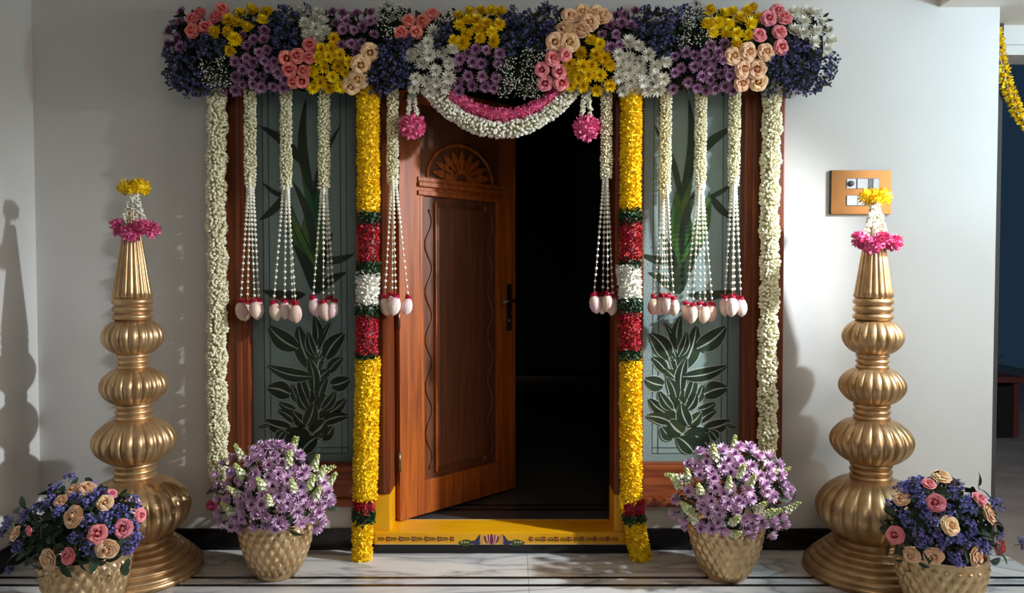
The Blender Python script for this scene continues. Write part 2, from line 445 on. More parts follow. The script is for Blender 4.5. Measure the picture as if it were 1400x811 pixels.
low = [((300, 470), (262, 330), 46, 0), ((330, 430), (300, 250), 50, 0), ((350, 470), (400, 350), 46, 0), ((300, 520), (250, 430), 46, 0), ((370, 520), (440, 420), 44, 0), ((340, 250), (300, 120), 40, 0), ((360, 270), (440, 190), 36, 0), ((290, 600), (330, 480), 60, 0), ((250, 210), (100, 95), 75, 0), ((320, 350), (92, 293), 56, 0), ((215, 440), (92, 405), 72, 0), ((385, 260), (485, 130), 68, 0),
       ((400, 330), (480, 250), 48, 0), ((412, 395), (515, 360), 64, 0), ((265, 490), (215, 385), 42, 0), ((240, 520), (150, 480), 42, 0),
       ((240, 580), (145, 518), 44, 0), ((330, 320), (250, 90), 74, 0), ((345, 330), (392, 195), 44, 0), ((345, 220), (330, 40), 50, 0),
       ((355, 210), (415, 75), 32, 0), ((265, 500), (412, 308), 84, 1), ((400, 535), (492, 458), 48, 1), ((300, 600), (225, 525), 54, 1), ((215, 615), (78, 570), 60, 1),
       ((330, 560), (392, 436), 78, 1), ((375, 580), (507, 548), 52, 1), ((310, 660), (180, 622), 80, 1), ((365, 665), (428, 600), 52, 0),
       ((190, 700), (275, 640), 64, 0), ((265, 730), (350, 652), 68, 0), ((320, 640), (390, 570), 84, 1), ((145, 670), (188, 620), 42, 0), ((110, 588), (42, 604), 22, 0)]
up = [((240, 640), (188, 270), 46, 2), ((235, 640), (252, 370), 52, 2), ((232, 400), (205, 40), 26, 0), ((205, 285), (38, 135), 26, 0), ((232, 420), (332, 130), 16, 0),
      ((240, 650), (130, 375), 40, 2), ((235, 600), (158, 335), 22, 0), ((128, 385), (38, 475), 20, 1), ((140, 395), (50, 340), 13, 0),
      ((258, 620), (378, 595), 20, 0), ((205, 740), (45, 725), 26, 0), ((250, 730), (350, 660), 22, 0), ((240, 740), (160, 560), 30, 0), ((250, 740), (300, 520), 26, 1)]
def side_light(name, x0, x1, mirror, label):
    t = thing(name, ((x0 + x1) / 2, 0.02, GZ0), label, 'window', kind='structure')
    o = rel(t); YG = 0.02
    def put(mb, nm, m, par=t):
        ob = mb.build(nm, m, par)
        if par is t: ob.location = -o
        return ob
    put(MB().box(x0, x1, YG, YG + 0.008, GZ0, GZ1), 'glass_pane', GLASS)
    bw = 0.055
    xa, xb, za, zb = x0 + bw, x1 - bw, GZ0 + bw * 0.8, GZ1 - bw
    for (a, b_, c, d) in ((x0 + 0.004, xa - 0.003, GZ0 + 0.01, GZ1), (xb + 0.003, x1 - 0.004, GZ0 + 0.01, GZ1), (xa - 0.003, xb + 0.003, GZ0 + 0.01, za - 0.003)):
        put(MB().box(a, b_, YG - 0.0012, YG, c, d), 'etched_band', ETCH)
    for q in (xa, xa + 0.028, xb - 0.028, xb):
        put(MB().box(q - 0.002, q + 0.002, YG - 0.0016, YG, za, zb), 'etched_line', ETCHD)
    for q in (za, za + 0.028):
        put(MB().box(xa, xb, YG - 0.0016, YG, q - 0.002, q + 0.002), 'etched_line', ETCHD)
    k = 0
    for lst, ox, oy, sc in ((up, 340, 120, 0.382), (low, 340, 420, 0.2712)):
        for (a, b_, w, mi) in lst:
            pa = (ox + a[0] * sc, oy + a[1] * sc); pb = (ox + b_[0] * sc, oy + b_[1] * sc)
            bend = 0.07 * (1 if (k * 7) % 3 else -1)
            if mirror: pa = (1360 - pa[0], pa[1]); pb = (1360 - pb[0], pb[1]); bend = -bend
            A = P(*pa, YG); B = P(*pb, YG)
            mb = blade((A.x, A.z), (B.x, B.z), w * sc * 1.36 * M_PER_PX(YG), YG, n=9, bend=bend, tk=0.0020 + 0.0009 * (k % 26) / 6, border=0.0042)
            put(mb, 'painted_leaf', [LF[mi], LEAD if lst is low else LEADG]); k += 1
side_light('window_1', LG0, LG1, False, 'frosted side window with painted plant, left of the open door')
side_light('window_2', RG0, RG1, True, 'frosted side window with painted plant, right of the doorway')

# ------------------------------------------------------------------ open door leaf
DW, DH, DT = 0.80, 2.04, 0.045
door = thing('door_1', (OX0 + 0.012, 0.10, 0.0), 'carved teak door leaf standing ajar into the dark room', 'door', kind='structure')
door.rotation_euler = (0, 0, math.radians(45))
DZ = TZ1 - 0.005 + 0.01
def dp(x0, x1, z0, z1, m=DOORW, y0=-DT / 2, y1=DT / 2, nm='stile', bev=0.004, par=None):
    return MB().box(x0, x1, y0, y1, z0, z1, bev=bev).build(nm, m, par or door)
DTOP = FTOP - 0.11
dp(0, 0.13, DZ, DTOP); dp(DW - 0.12, DW, DZ, DTOP)
zr = 1.74
dp(0.13, DW - 0.12, DZ, DZ + 0.17, nm='bottom_rail'); dp(0.13, DW - 0.12, zr - 0.03, zr + 0.05, nm='lock_rail'); dp(0.13, DW - 0.12, DTOP - 0.09, DTOP, nm='top_rail')
for k, (zz, pr) in enumerate(((zr + 0.045, 0.012), (zr + 0.02, 0.02), (zr - 0.022, 0.014))):
    dp(0.11, DW - 0.10, zz - 0.012, zz + 0.012, y0=-DT / 2 - pr, y1=0, nm='rail_moulding', bev=0.005)
pn = dp(0.13, DW - 0.12, DZ + 0.17, zr - 0.03, DOORP, -0.008, 0.008, 'panel', 0.001)
dp(0.235, DW - 0.225, DZ + 0.22, zr - 0.08, DOORP, -0.026, 0.0, 'raised_field', 0.012, pn)
dp(0.13, 0.155, DZ + 0.17, zr - 0.03, DOORW, -0.022, 0.0, 'panel_bead', 0.008, pn); dp(0.225, 0.238, DZ + 0.2, zr - 0.06, DOORW, -0.024, 0, 'panel_bead', 0.005, pn)
dp(DW - 0.145, DW - 0.12, DZ + 0.17, zr - 0.03, DOORW, -0.022, 0.0, 'panel_bead', 0.008, pn); dp(DW - 0.238, DW - 0.225, DZ + 0.2, zr - 0.06, DOORW, -0.024, 0, 'panel_bead', 0.005, pn)
for xc in (0.19, DW - 0.185):            # waving carved vine beside the raised field
    pts = []
    for i in range(61):
        t = i / 60; pts.append((xc + 0.022 * math.sin(t * 2 * PI * 5.5), -0.010, DZ + 0.22 + t * (zr - DZ - 0.32)))
    MB().tube(pts, 0.006, 6).build('carved_vine', DOORP, pn, smooth=True)
up_p = dp(0.13, DW - 0.12, zr + 0.05, DTOP - 0.09, DOORP, -0.008, 0.008, 'upper_panel', 0.001)
cx = (0.13 + DW - 0.12) / 2
for i in range(9):                       # carved fan
    a = PI * (i + 0.5) / 9
    A = (cx + 0.03 * math.cos(a), zr + 0.065 + 0.03 * math.sin(a)); B = (cx + 0.20 * math.cos(a), zr + 0.065 + 0.155 * math.sin(a))
    blade(A, B, 0.045, -0.008, n=6, tk=0.012).build('fan_petal', DOORW, up_p)
MB().tube([(cx + 0.225 * math.cos(PI * i / 24), -0.012, zr + 0.06 + 0.185 * math.sin(PI * i / 24)) for i in range(25)], 0.009, 8).build('fan_arch', DOORW, up_p, smooth=True)
BRASS = mat('dull_brass', srgb(120, 106, 84), 0.35, metal=0.9)
hp = MB().box(DW - 0.075, DW - 0.035, -DT / 2 - 0.006, -DT / 2, 1.0, 1.26, bev=0.003).build('handle_plate', BRASS, door)
MB().tube([(DW - 0.055, -DT / 2, 1.17), (DW - 0.055, -DT / 2 - 0.05, 1.17), (DW - 0.065, -DT / 2 - 0.055, 1.17), (DW - 0.15, -DT / 2 - 0.05, 1.165)], 0.008, 8).build('lever', BRASS, hp, smooth=True)
MB().lathe([(0.012, 0), (0.012, 0.01), (0.006, 0.012)], 16).build('keyhole_rose', BRASS, hp, smooth=True).matrix_local = Matrix.Translation((DW - 0.055, -DT / 2 - 0.005, 1.06)) @ Matrix.Rotation(PI / 2, 4, 'X')
for z in (0.4, 1.1, 1.85): MB().tube([(-0.004, -DT / 2, z - 0.05), (-0.004, -DT / 2, z + 0.05)], 0.007, 8).build('hinge', BRASS, door, smooth=True)

# ------------------------------------------------------------------ outside, right of the wall
OZ = -0.15
tag(MB().box(2.31, 8, -4.6, 12, OZ - 0.2, OZ).build('floor_outside', mat('brown_paving', srgb(196, 172, 158), 0.85, color2=srgb(176, 152, 140), nscale=5, bump=0.1)), 'brown paved ground beyond the right corner', 'pavement', kind='structure')
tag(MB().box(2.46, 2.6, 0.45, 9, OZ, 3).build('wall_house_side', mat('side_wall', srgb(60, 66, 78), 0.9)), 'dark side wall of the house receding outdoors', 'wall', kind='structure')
kb = thing('kerb', (3.72, 5.0, OZ), 'grey concrete kerb in front of the brick red planter', 'kerb')
for k in range(8): MB().box(0, 0.14, -1.99 + k * 0.7, -1.99 + k * 0.7 + 0.692, 0, 0.21, bev=0.012).build('kerb_stone', mat('concrete', srgb(150, 144, 140), 0.9, color2=srgb(130, 126, 122), nscale=9), kb)
pb = thing('planter_trough', (3.95, 5.0, OZ), 'brick red planter trough full of dark shrubs outdoors', 'planter')
RED = mat('red_plaster', srgb(130, 62, 55), 0.85)
MB().box(-0.05, 0.0, -1.9, 3.5, 0.0, 0.50, bev=0.01).box(0.55, 0.6, -1.9, 3.5, 0.0, 0.50, bev=0.01).build('trough_wall', RED, pb)
MB().box(-0.09, 0.64, -1.94, 3.54, 0.50, 0.55, bev=0.01).build('trough_rim', RED, pb)
MB().box(0.0, 0.55, -1.9, 3.5, 0.0, 0.46).build('soil', mat('soil', srgb(50, 40, 34), 0.95), pb)

# ------------------------------------------------------------------ flower templates
def petal(L, w, lift=0.25, curl=0.0, n=3, cup=0.15):
    """petal from the origin along +x; lift = rise angle, curl bends the tip up; returns verts, faces"""
    v = []; f = []
    ws = [0.35, 0.9, 1.0, 0.75] if n == 4 else [0.4, 1.0, 0.8]
    for i in range(n):
        t = i / n; a = lift + curl * t
        x = L * t * math.cos(a); z = L * t * math.sin(a); h = w * 0.5 * ws[i]
        v += [(x, -h, z + cup * h), (x, h, z + cup * h)]
    a = lift + curl
    v.append((L * math.cos(a), 0, L * math.sin(a)))
    for i in range(n - 1): f.append((2 * i, 2 * i + 2, 2 * i + 3, 2 * i + 1))
    f.append((2 * n - 2, 2 * n, 2 * n - 1))
    return v, f
def chrys(rings, L, w, seed, mats, name, centre=None):
    r = random.Random(seed); mb = MB()
    for ri, (n, l, lift, curl, z) in enumerate(rings):
        o = r.uniform(0, 6); pi_ = 1 if (centre and ri == len(rings) - 1) else 0
        for k in range(n):
            v, f = petal(L * l * r.uniform(0.88, 1.1), w * r.uniform(0.85, 1.1), lift + r.uniform(-0.12, 0.12), curl)
            mb.add(v, f, pi_, Matrix.Translation((0, 0, z)) @ Matrix.Rotation(o + 2 * PI * k / n + r.uniform(-0.1, 0.1), 4, 'Z'))
    if centre:
        mb.lathe([(centre, centre * 0.5), (centre * 0.9, centre * 0.9), (centre * 0.5, centre * 1.15), (0.0005, centre * 1.2)], 10, mi=1, cap=False)
    mb.lathe([(0.003, -0.03), (0.004, -0.005), (0.008, 0.0)], 6, mi=len(mats) - 1, cap=False)
    return mb.mesh(name, mats, False)
STEM = mat('stem_green', srgb(52, 74, 40), 0.7)
YEL = mat('yellow_petal', srgb(255, 222, 14), 0.6, vary=0.10, hue=0.012)
WHI = mat('white_petal', srgb(238, 236, 222), 0.6, vary=0.05)
PUR = mat('mauve_petal', srgb(178, 134, 172), 0.6, vary=0.14, hue=0.02)
PURP = mat('lilac_petal', srgb(230, 194, 224), 0.6, vary=0.10, hue=0.015)
PURC = mat('purple_heart', srgb(106, 58, 100), 0.7, vary=0.2)
LILC = mat('lilac_heart', srgb(160, 100, 164), 0.7, vary=0.2)
BLU = mat('statice_blue', srgb(72, 72, 122), 0.65, vary=0.38, hue=0.03, island=True)
BLUB = mat('statice_bright', srgb(116, 112, 186), 0.65, vary=0.22, hue=0.025, island=True)
DLEAF = mat('dark_leaf', srgb(38, 58, 34), 0.55, vary=0.3, hue=0.02)
DLEAFI = mat('dark_leaf_mass', srgb(34, 52, 32), 0.6, vary=0.35, hue=0.02, island=True)
CORAL = mat('coral_rose', srgb(248, 140, 132), 0.55, vary=0.08, hue=0.01)
PINKR = mat('pink_rose', srgb(250, 150, 160), 0.55, vary=0.07, hue=0.01)
PEACH = mat('peach_rose', srgb(255, 212, 166), 0.55, vary=0.05, hue=0.01)
CREAMF = mat('cream_floret', srgb(244, 243, 216), 0.6, vary=0.12, hue=0.02, island=True)
GREENF = mat('green_floret', srgb(200, 208, 136), 0.6, vary=0.15, hue=0.02, island=True)
JAS = mat('jasmine_bud', srgb(246, 241, 210), 0.55, vary=0.10, hue=0.012, island=True)
JASW = mat('jasmine_white', srgb(244, 243, 226), 0.55, vary=0.07, island=True)
JCORE = mat('jasmine_core', srgb(206, 202, 158), 0.8, color2=srgb(160, 160, 104), nscale=60)
YELI = mat('yellow_petal_mass', srgb(255, 216, 10), 0.6, vary=0.14, hue=0.014, island=True)
REDI = mat('red_petal_mass', srgb(196, 22, 50), 0.5, vary=0.22, hue=0.015, island=True)
PNKI = mat('pink_petal_mass', srgb(234, 108, 158), 0.55, vary=0.16, hue=0.012, island=True)
GRNI = mat('leaf_mass', srgb(40, 76, 44), 0.5, vary=0.35, hue=0.02, island=True)
WHTI = mat('white_petal_mass', srgb(242, 240, 230), 0.6, vary=0.05, island=True)

POM = [(15, 1.0, 0.12, 0.15, 0.0), (14, 0.95, 0.45, 0.2, 0.004), (11, 0.8, 0.85, 0.25, 0.008), (7, 0.6, 1.25, 0.1, 0.010)]
ME_YEL = [chrys(POM, 0.036, 0.0125, 10 + i, [YEL, STEM], 'yellow_chrysanthemum') for i in range(3)]
ME_WHI = [chrys(POM, 0.040, 0.0105, 20 + i, [WHI, STEM], 'white_chrysanthemum') for i in range(3)]
DAI = [(14, 1.0, 0.15, 0.25, 0.0), (13, 0.85, 0.42, 0.25, 0.003), (9, 0.55, 0.7, 0.3, 0.005)]
ME_PUR = [chrys(DAI, 0.034, 0.0115, 30 + i, [PUR, PURC, STEM], 'mauve_chrysanthemum', centre=0.008) for i in range(3)]
ME_LIL = [chrys(POM, 0.037, 0.0125, 40 + i, [PURP, LILC, STEM], 'lilac_chrysanthemum', centre=0.006) for i in range(3)]

def rose_mesh(seed, m, openness=1.0):
    r = random.Random(seed); mb = MB()
    lay = [(2, 0.005, 0.0045, 0.036, 3.0), (3, 0.008, 0.009, 0.037, 2.5), (3, 0.011, 0.0135, 0.037, 2.2), (4, 0.013, 0.0185, 0.035, 1.9), (4, 0.014, 0.024, 0.033, 1.75), (5, 0.015, 0.031 * openness, 0.028, 1.5), (5, 0.015, 0.038 * openness, 0.020, 1.35)]
    mb.lathe([(0.008, 0.0), (0.009, 0.012), (0.006, 0.024), (0.001, 0.028)], 10, cap=False)
    for li, (n, r0, r1, h, span) in enumerate(lay):
        o = r.uniform(0, 6)
        for k in range(n):
            a0 = o + 2 * PI * k / n + r.uniform(-0.1, 0.1); nu, nv = 6, 4; v = []; f = []
            for j in range(nv + 1):
                t = j / nv
                rr = r0 + (r1 - r0) * t ** (0.6 if li < 4 else 0.75) + 0.0006 * k
                if li >= 3: rr += 0.006 * max(0, t - 0.7) / 0.3      # lip rolls outward
                for i in range(nu + 1):
                    s = (i / nu - 0.5); a = a0 + s * span * (0.75 + 0.25 * t)
                    z = h * (t if li < 3 else math.sin(t * PI / 2)) * (1 - 0.30 * abs(2 * s) ** 2.6 * t)
                    if li >= 3: z -= 0.004 * max(0, t - 0.7) / 0.3
                    q = rr + 0.0015 * math.cos(s * 9) - (0.004 * (0.5 - s) if li < 4 else 0)
                    v.append((q * math.cos(a), q * math.sin(a), z - 0.008))
            for j in range(nv):
                for i in range(nu): p = j * (nu + 1) + i; f.append((p, p + 1, p + nu + 2, p + nu + 1))
            mb.add(v, f, 0)
    for k in range(5):
        v, f = petal(0.022, 0.009, -0.5, -0.3); mb.add(v, f, 1, Matrix.Translation((0, 0, -0.008)) @ Matrix.Rotation(2 * PI * k / 5, 4, 'Z'))
    mb.tube([(0, 0, -0.008), (0, 0, -0.05)], 0.003, 5, mi=1)
    return mb.mesh('rose', [m, STEM], True)
ME_COR = [rose_mesh(50 + i, CORAL, 0.78) for i in range(2)]
ME_PNK = [rose_mesh(55 + i, PINKR, 0.85) for i in range(2)]
ME_PEA = [rose_mesh(60 + i, PEACH, 0.95) for i in range(2)]

def dome_dir(r, zmin=0.0):
    while True:
        v = Vector((r.gauss(0, 1), r.gauss(0, 1), r.gauss(0, 1))).normalized()
        if v.z > zmin: return v
def sprig_mesh(seed, name, floret, nfl, R, fm, fsize, stems=True, flat=1.0, mats=None):
    r = random.Random(seed); mb = MB(); mb.tube([(0, 0, -0.03), (0, 0, 0.006)], 0.002, 4, mi=1)
    for k in range(nfl):
        d = dome_dir(r, -0.1); p = Vector((d.x * R, d.y * R, d.z * R * flat)) * r.uniform(0.55, 1.08)
        if stems: mb.tube([(0, 0, 0), p * 0.5 + Vector((0, 0, 0.003)), p], 0.0009, 3, mi=1, cap=False)
        v, f = floret
        n2 = (d + Vector((r.gauss(0, .35), r.gauss(0, .35), r.gauss(0, .35)))).normalized()
        M = Matrix.Translation(p) @ n2.to_track_quat('Z', 'Y').to_matrix().to_4x4() @ Matrix.Rotation(r.uniform(0, 6), 4, 'Z') @ Matrix.Scale(fsize * r.uniform(0.75, 1.2), 4)
        mb.add(v, f, 0, M)
    return mb.mesh(name, mats or [fm, STEM], False)
CUP = ([(0, 0, -0.6)] + [((1.0 if i % 2 == 0 else 0.62) * math.cos(PI * i / 5), (1.0 if i % 2 == 0 else 0.62) * math.sin(PI * i / 5), 0.35 if i % 2 == 0 else 0.2) for i in range(10)] + [(0, 0, -0.1)],
       [(0, 1 + (i + 1) % 10, 1 + i) for i in range(10)] + [(11, 1 + i, 1 + (i + 1) % 10) for i in range(10)])
OCT = ([(1, 0, 0), (-1, 0, 0), (0, 1, 0), (0, -1, 0), (0, 0, 1), (0, 0, -1)], [(0, 2, 4), (2, 1, 4), (1, 3, 4), (3, 0, 4), (2, 0, 5), (1, 2, 5), (3, 1, 5), (0, 3, 5)])
ME_STA = [sprig_mesh(70 + i, 'statice_sprig', CUP, 34, 0.036, BLU, 0.0075) for i in range(3)]
ME_STB = [sprig_mesh(75 + i, 'statice_sprig', CUP, 36, 0.034, BLUB, 0.0075) for i in range(3)]
ME_GYP = [sprig_mesh(80 + i, 'baby_breath_sprig', OCT, 46, 0.040, WHTI, 0.0030) for i in range(3)]
def spike_mesh(seed):
    r = random.Random(seed); mb = MB(); mb.tube([(0, 0, -0.10), (0, 0, 0.07)], [0.004, 0.002], 5, mi=2)
    for k in range(30):
        t = k / 30; z = 0.09 * t - 0.012; a = k * 2.4; R = 0.019 * (1 - 0.55 * t)
        d = Vector((math.cos(a), math.sin(a), 0.35 + 0.9 * t)).normalized()
        M = Matrix.Translation(Vector((0, 0, z)) + d * R) @ d.to_track_quat('Z', 'Y').to_matrix().to_4x4() @ Matrix.Rotation(r.uniform(0, 6), 4, 'Z') @ Matrix.Scale((0.013 - 0.006 * t) * r.uniform(0.85, 1.15), 4)
        mb.add(CUP[0], CUP[1], 1 if t > 0.55 or r.random() < 0.3 else 0, M)
    return mb.mesh('stock_spike', [CREAMF, GREENF, STEM], False)
ME_SPK = [spike_mesh(90 + i) for i in range(3)]
def leaf_mesh(L, w, seed):
    mb = MB(); n = 6; v = []; f = []
    for i in range(n + 1):
        t = i / n; h = w * 0.5 * math.sin(PI * t ** 0.75) ** 0.8 if 0 < t < 1 else 0.0005
        z = 0.25 * L * math.sin(t * 1.8); v += [(L * t, -h, z + 0.25 * h), (L * t, 0, z), (L * t, h, z + 0.25 * h)]
    for i in range(n): f += [(3 * i, 3 * i + 3, 3 * i + 4, 3 * i + 1), (3 * i + 1, 3 * i + 4, 3 * i + 5, 3 * i + 2)]
    mb.add(v, f); mb.tube([(-0.02, 0, 0), (0, 0, 0)], 0.0015, 4)
    return mb.mesh('leaf', [DLEAF], True)
ME_LEAF = [leaf_mesh(0.07, 0.032, 0), leaf_mesh(0.055, 0.022, 1)]
LEAFT = petal(0.05, 0.02, 0.2, 0.3, 4)

# ------------------------------------------------------------------ header arrangement over the door
hd = thing('floral_header', P(680, 70, -0.02), 'long mixed flower arrangement spanning the top of the doorway', 'flowers')
HO = rel(hd)
HX0, HX1, HY0, HY1 = 228, 1136, 12, 128
def header_depth(px, py):
    v = (py - (HY0 + HY1) / 2) / ((HY1 - HY0) / 2 + 6); u_ = (px - (HX0 + HX1) / 2) / ((HX1 - HX0) / 2 + 6)
    e = 1 - abs(u_) ** 14
    return -0.05 - 0.20 * math.sqrt(max(0, 1 - v * v)) * math.sqrt(max(0, e)), v, u_
clusters = [  # type, x, y, rx, ry  (pixels of the photograph)
    ('P', 244, 52, 22, 26), ('B', 274, 64, 26, 20), ('Y', 335, 26, 42, 18), ('Y', 308, 48, 18, 14), ('Y', 318, 66, 14, 14), ('G', 297, 90, 20, 20), ('B', 252, 100, 30, 24),
    ('P', 356, 88, 38, 36), ('P', 358, 52, 18, 16), ('B', 395, 40, 26, 30), ('B', 385, 65, 20, 12), ('W', 434, 36, 24, 22), ('P', 484, 36, 34, 30), ('P', 478, 66, 16, 14), ('Y', 455, 88, 34, 34), ('Y', 450, 58, 10, 10),
    ('G', 534, 30, 20, 24), ('P', 508, 30, 12, 20), ('B', 530, 92, 32, 36), ('B', 562, 60, 18, 14), ('W', 589, 90, 34, 32), ('W', 588, 50, 12, 14), ('G', 612, 28, 16, 18), ('B', 606, 54, 14, 16), ('Y', 655, 34, 40, 28), ('Y', 684, 56, 14, 10), ('Y', 617, 56, 8, 10),
    ('P', 658, 94, 40, 34), ('B', 722, 36, 36, 30), ('B', 700, 62, 16, 10), ('G', 715, 98, 32, 34), ('Y', 803, 90, 36, 36), ('Y', 830, 106, 16, 14), ('P', 845, 36, 30, 32), ('B', 908, 38, 36, 30), ('B', 905, 66, 22, 12), ('W', 878, 90, 42, 36), ('W', 870, 62, 20, 14),
    ('G', 944, 38, 22, 36), ('Y', 1004, 34, 42, 26), ('Y', 1012, 54, 18, 10), ('P', 955, 98, 46, 32), ('P', 985, 66, 22, 14), ('W', 1100, 44, 30, 24), ('W', 1128, 60, 8, 20), ('B', 1090, 92, 44, 36), ('R', 1052, 46, 14, 30), ('O', 1022, 92, 24, 26),
    ('O', 785, 40, 24, 26), ('R', 758, 95, 20, 24), ('R', 570, 34, 20, 16), ('R', 405, 92, 18, 24), ('O', 494, 98, 14, 24), ('R', 280, 28, 22, 18), ('R', 424, 64, 10, 10)]
roses = [('R', q) for q in [(264, 27), (282, 38), (297, 25), (304, 14), (264, 43), (274, 20), (424, 62), (392, 80), (407, 77), (424, 79), (396, 95), (416, 98), (402, 112), (413, 111), (559, 30), (579, 30), (569, 45), (549, 46), (591, 21)]] + \
        [('K', q) for q in [(755, 81), (741, 95), (772, 75), (764, 98), (745, 113), (767, 113), (1037, 49), (1065, 45), (1067, 65), (1050, 26), (1062, 16), (1072, 26)]] + \
        [('O', q) for q in [(506, 71), (493, 88), (491, 107), (480, 117), (758, 58), (778, 59), (794, 43), (771, 41), (779, 24), (806, 32), (796, 18), (815, 19), (1002, 77), (1022, 72), (1046, 72), (1015, 94), (1034, 95), (1014, 113), (1036, 112), (823, 24)]]
kinds = {'Y': ('yellow_chrysanthemum', ME_YEL, 0.98), 'W': ('white_chrysanthemum', ME_WHI, 0.95), 'P': ('mauve_chrysanthemum', ME_PUR, 0.94), 'B': ('statice_sprig', ME_STA, 1.05),
         'G': ('baby_breath_sprig', ME_GYP, 1.05), 'R': ('coral_rose', ME_COR, 1.0), 'K': ('pink_rose', ME_PNK, 1.0), 'O': ('peach_rose', ME_PEA, 1.0)}
def put_flower(kind, pos, n, parent, origin, sc=1.0, table=kinds):
    nm, mes, s0 = table[kind]
    return link(nm, random.choice(mes), parent, mw=orient(n, pos - origin, s0 * sc))
cand = []
for k in range(26000):
    px, py = random.uniform(HX0, HX1), random.uniform(HY0 + 4, HY1 - 4)
    # uneven outline, rounded ends
    u_ = min(px - HX0, HX1 - px)
    if u_ < 34 and abs(py - 72) > 52 * math.sqrt(max(0, 1 - ((34 - u_) / 34) ** 2)) + 6: continue
    if any((px - q[0]) ** 2 + (py - q[1]) ** 2 < (13.0 if kd != 'O' else 14.5) ** 2 for kd, q in roses): continue
    best = min(clusters, key=lambda c: ((px - c[1]) / c[3]) ** 2 + ((py - c[2]) / c[4]) ** 2)
    if best[0] in 'RO': continue
    dmin = {'Y': 12.2, 'W': 12.8, 'P': 12.0, 'B': 13.5, 'G': 14.5}[best[0]]
    if any((px - q[1]) ** 2 + (py - q[2]) ** 2 < (0.5 * (dmin + q[3])) ** 2 for q in cand): continue
    cand.append((best[0], px, py, dmin))
for (kd, px, py, _) in cand:
    Y, v, u_ = header_depth(px, py)
    n = Vector((0.6 * u_ ** 9 + random.gauss(0, 0.22), -1, -v * 0.75 + random.gauss(0, 0.22)))
    put_flower(kd, P(px, py, Y + random.uniform(-0.012, 0.02)), n, hd, HO, random.uniform(0.88, 1.12))
for kd, (px, py) in roses:
    Y, v, u_ = header_depth(px, py)
    put_flower(kd, P(px, py, Y - 0.008), Vector((random.gauss(0, 0.25), -1, -v * 0.5 + random.gauss(0, 0.2))), hd, HO, random.uniform(0.82, 0.98) if kd != 'O' else random.uniform(0.92, 1.08))
# tufts poking out at the rim
for (kd, px, py) in [('B', 418, 14), ('B', 745, 12), ('B', 936, 12), ('G', 530, 10), ('G', 952, 8), ('B', 770, 20), ('B', 240, 36), ('B', 232, 72), ('W', 1130, 64), ('W', 1128, 74), ('P', 236, 62), ('B', 408, 22), ('G', 965, 22), ('Y', 1030, 12), ('Y', 343, 13), ('Y', 362, 20), ('B', 235, 88)]:
    put_flower(kd, P(px, py, -0.14), Vector((random.gauss(0, .3), -0.8, 0.6)), hd, HO, 0.85)
# dark leaf bed behind the blooms
ms = []
for k in range(2600):
    px, py = random.uniform(HX0 + 8, HX1 - 8), random.uniform(HY0 + 6, HY1 - 2)
    Y, v, u_ = header_depth(px, py)
    ms.append(orient(Vector((random.gauss(0, .7), -0.6, random.gauss(0, .7))), P(px, py, Y + 0.035) - HO, random.uniform(0.6, 1.1)))
bed = MB()
prof = []
for i in range(13):
    a = PI * i / 12; prof.append((-0.015 - 0.165 * math.sin(a), 0.155 * math.cos(a)))
zc = P(680, 70, -0.1).z
pts = []; xa, xb = X(250, -0.12), X(1114, -0.12)
v = [(x - HO.x, yy - HO.y, zc + zz - HO.z) for x in (xa, xb) for (yy, zz) in prof]
bed.add(v, [(i, i + 1, 13 + i + 1, 13 + i) for i in range(12)] + [tuple(range(13))[::-1], tuple(range(13, 26)), (0, 13, 25, 12)], 1)
FOAM = mat('leaf_foam', srgb(22, 30, 20), 0.95)
scatter('leaf_bed', LEAFT, ms, [DLEAFI, FOAM], hd, kind='stuff', extra=bed)

# ------------------------------------------------------------------ garland builders
BUD = ([(0, 0, 0)] + [(0.34 * math.cos(PI / 2 * k), 0.34 * math.sin(PI / 2 * k), 0.45) for k in range(4)] + [(0.29 * math.cos(PI / 2 * k), 0.29 * math.sin(PI / 2 * k), 0.8) for k in range(4)] + [(0, 0, 1)],
       [(0, 1 + (k + 1) % 4, 1 + k) for k in range(4)] + [(1 + k, 1 + (k + 1) % 4, 5 + (k + 1) % 4, 5 + k) for k in range(4)] + [(5 + k, 5 + (k + 1) % 4, 9) for k in range(4)])
PET3 = petal(1.0, 0.55, 0.0, 0.5, 3, 0.3)
def path_points(pts, step):
    pts = [Vector(p) for p in pts]; out = []
    for a, b_ in zip(pts[:-1], pts[1:]):
        n = max(1, int((b_ - a).length / step))
        for i in range(n): out.append((a.lerp(b_, i / n), (b_ - a).normalized()))
    out.append((pts[-1], (pts[-1] - pts[-2]).normalized()))
    return out
def fuzz(pts, R, step, per, size, templ='bud', jit=0.15, wob=0.0, spread=0.5, bead=None):
    """placement matrices for a fuzzy rope: `per` pieces round each ring of the path, pointing outward"""
    ms = []; pp = path_points(pts, step)
    for i, (p, t) in enumerate(pp):
        a = t.cross(Vector((0, 1, 0)) if abs(t.y) < 0.9 else Vector((1, 0, 0))).normalized(); b_ = t.cross(a)
        RR = R * (1 + wob * math.sin(i * step * 41.0 + pts[0][0] * 9) + wob * 0.7 * math.sin(i * step * 97.0))
        o = random.uniform(0, 6)
        for k in range(per):
            g = o + 2 * PI * (k + random.uniform(-0.3, 0.3)) / per
            d = a * math.cos(g) + b_ * math.sin(g)
            n = (d + t * random.gauss(0, spread) + Vector((random.gauss(0, jit), random.gauss(0, jit), random.gauss(0, jit)))).normalized()
            s = size * random.uniform(0.8, 1.2)
            ms.append(orient(n, p + d * max(0.0, RR - s * 0.75) + t * random.uniform(-0.5, 0.5) * step, s))
    return ms
ROTX = Matrix.Rotation(-PI / 2, 4, 'Y')   # turns the petal (+x) so that it points along +z
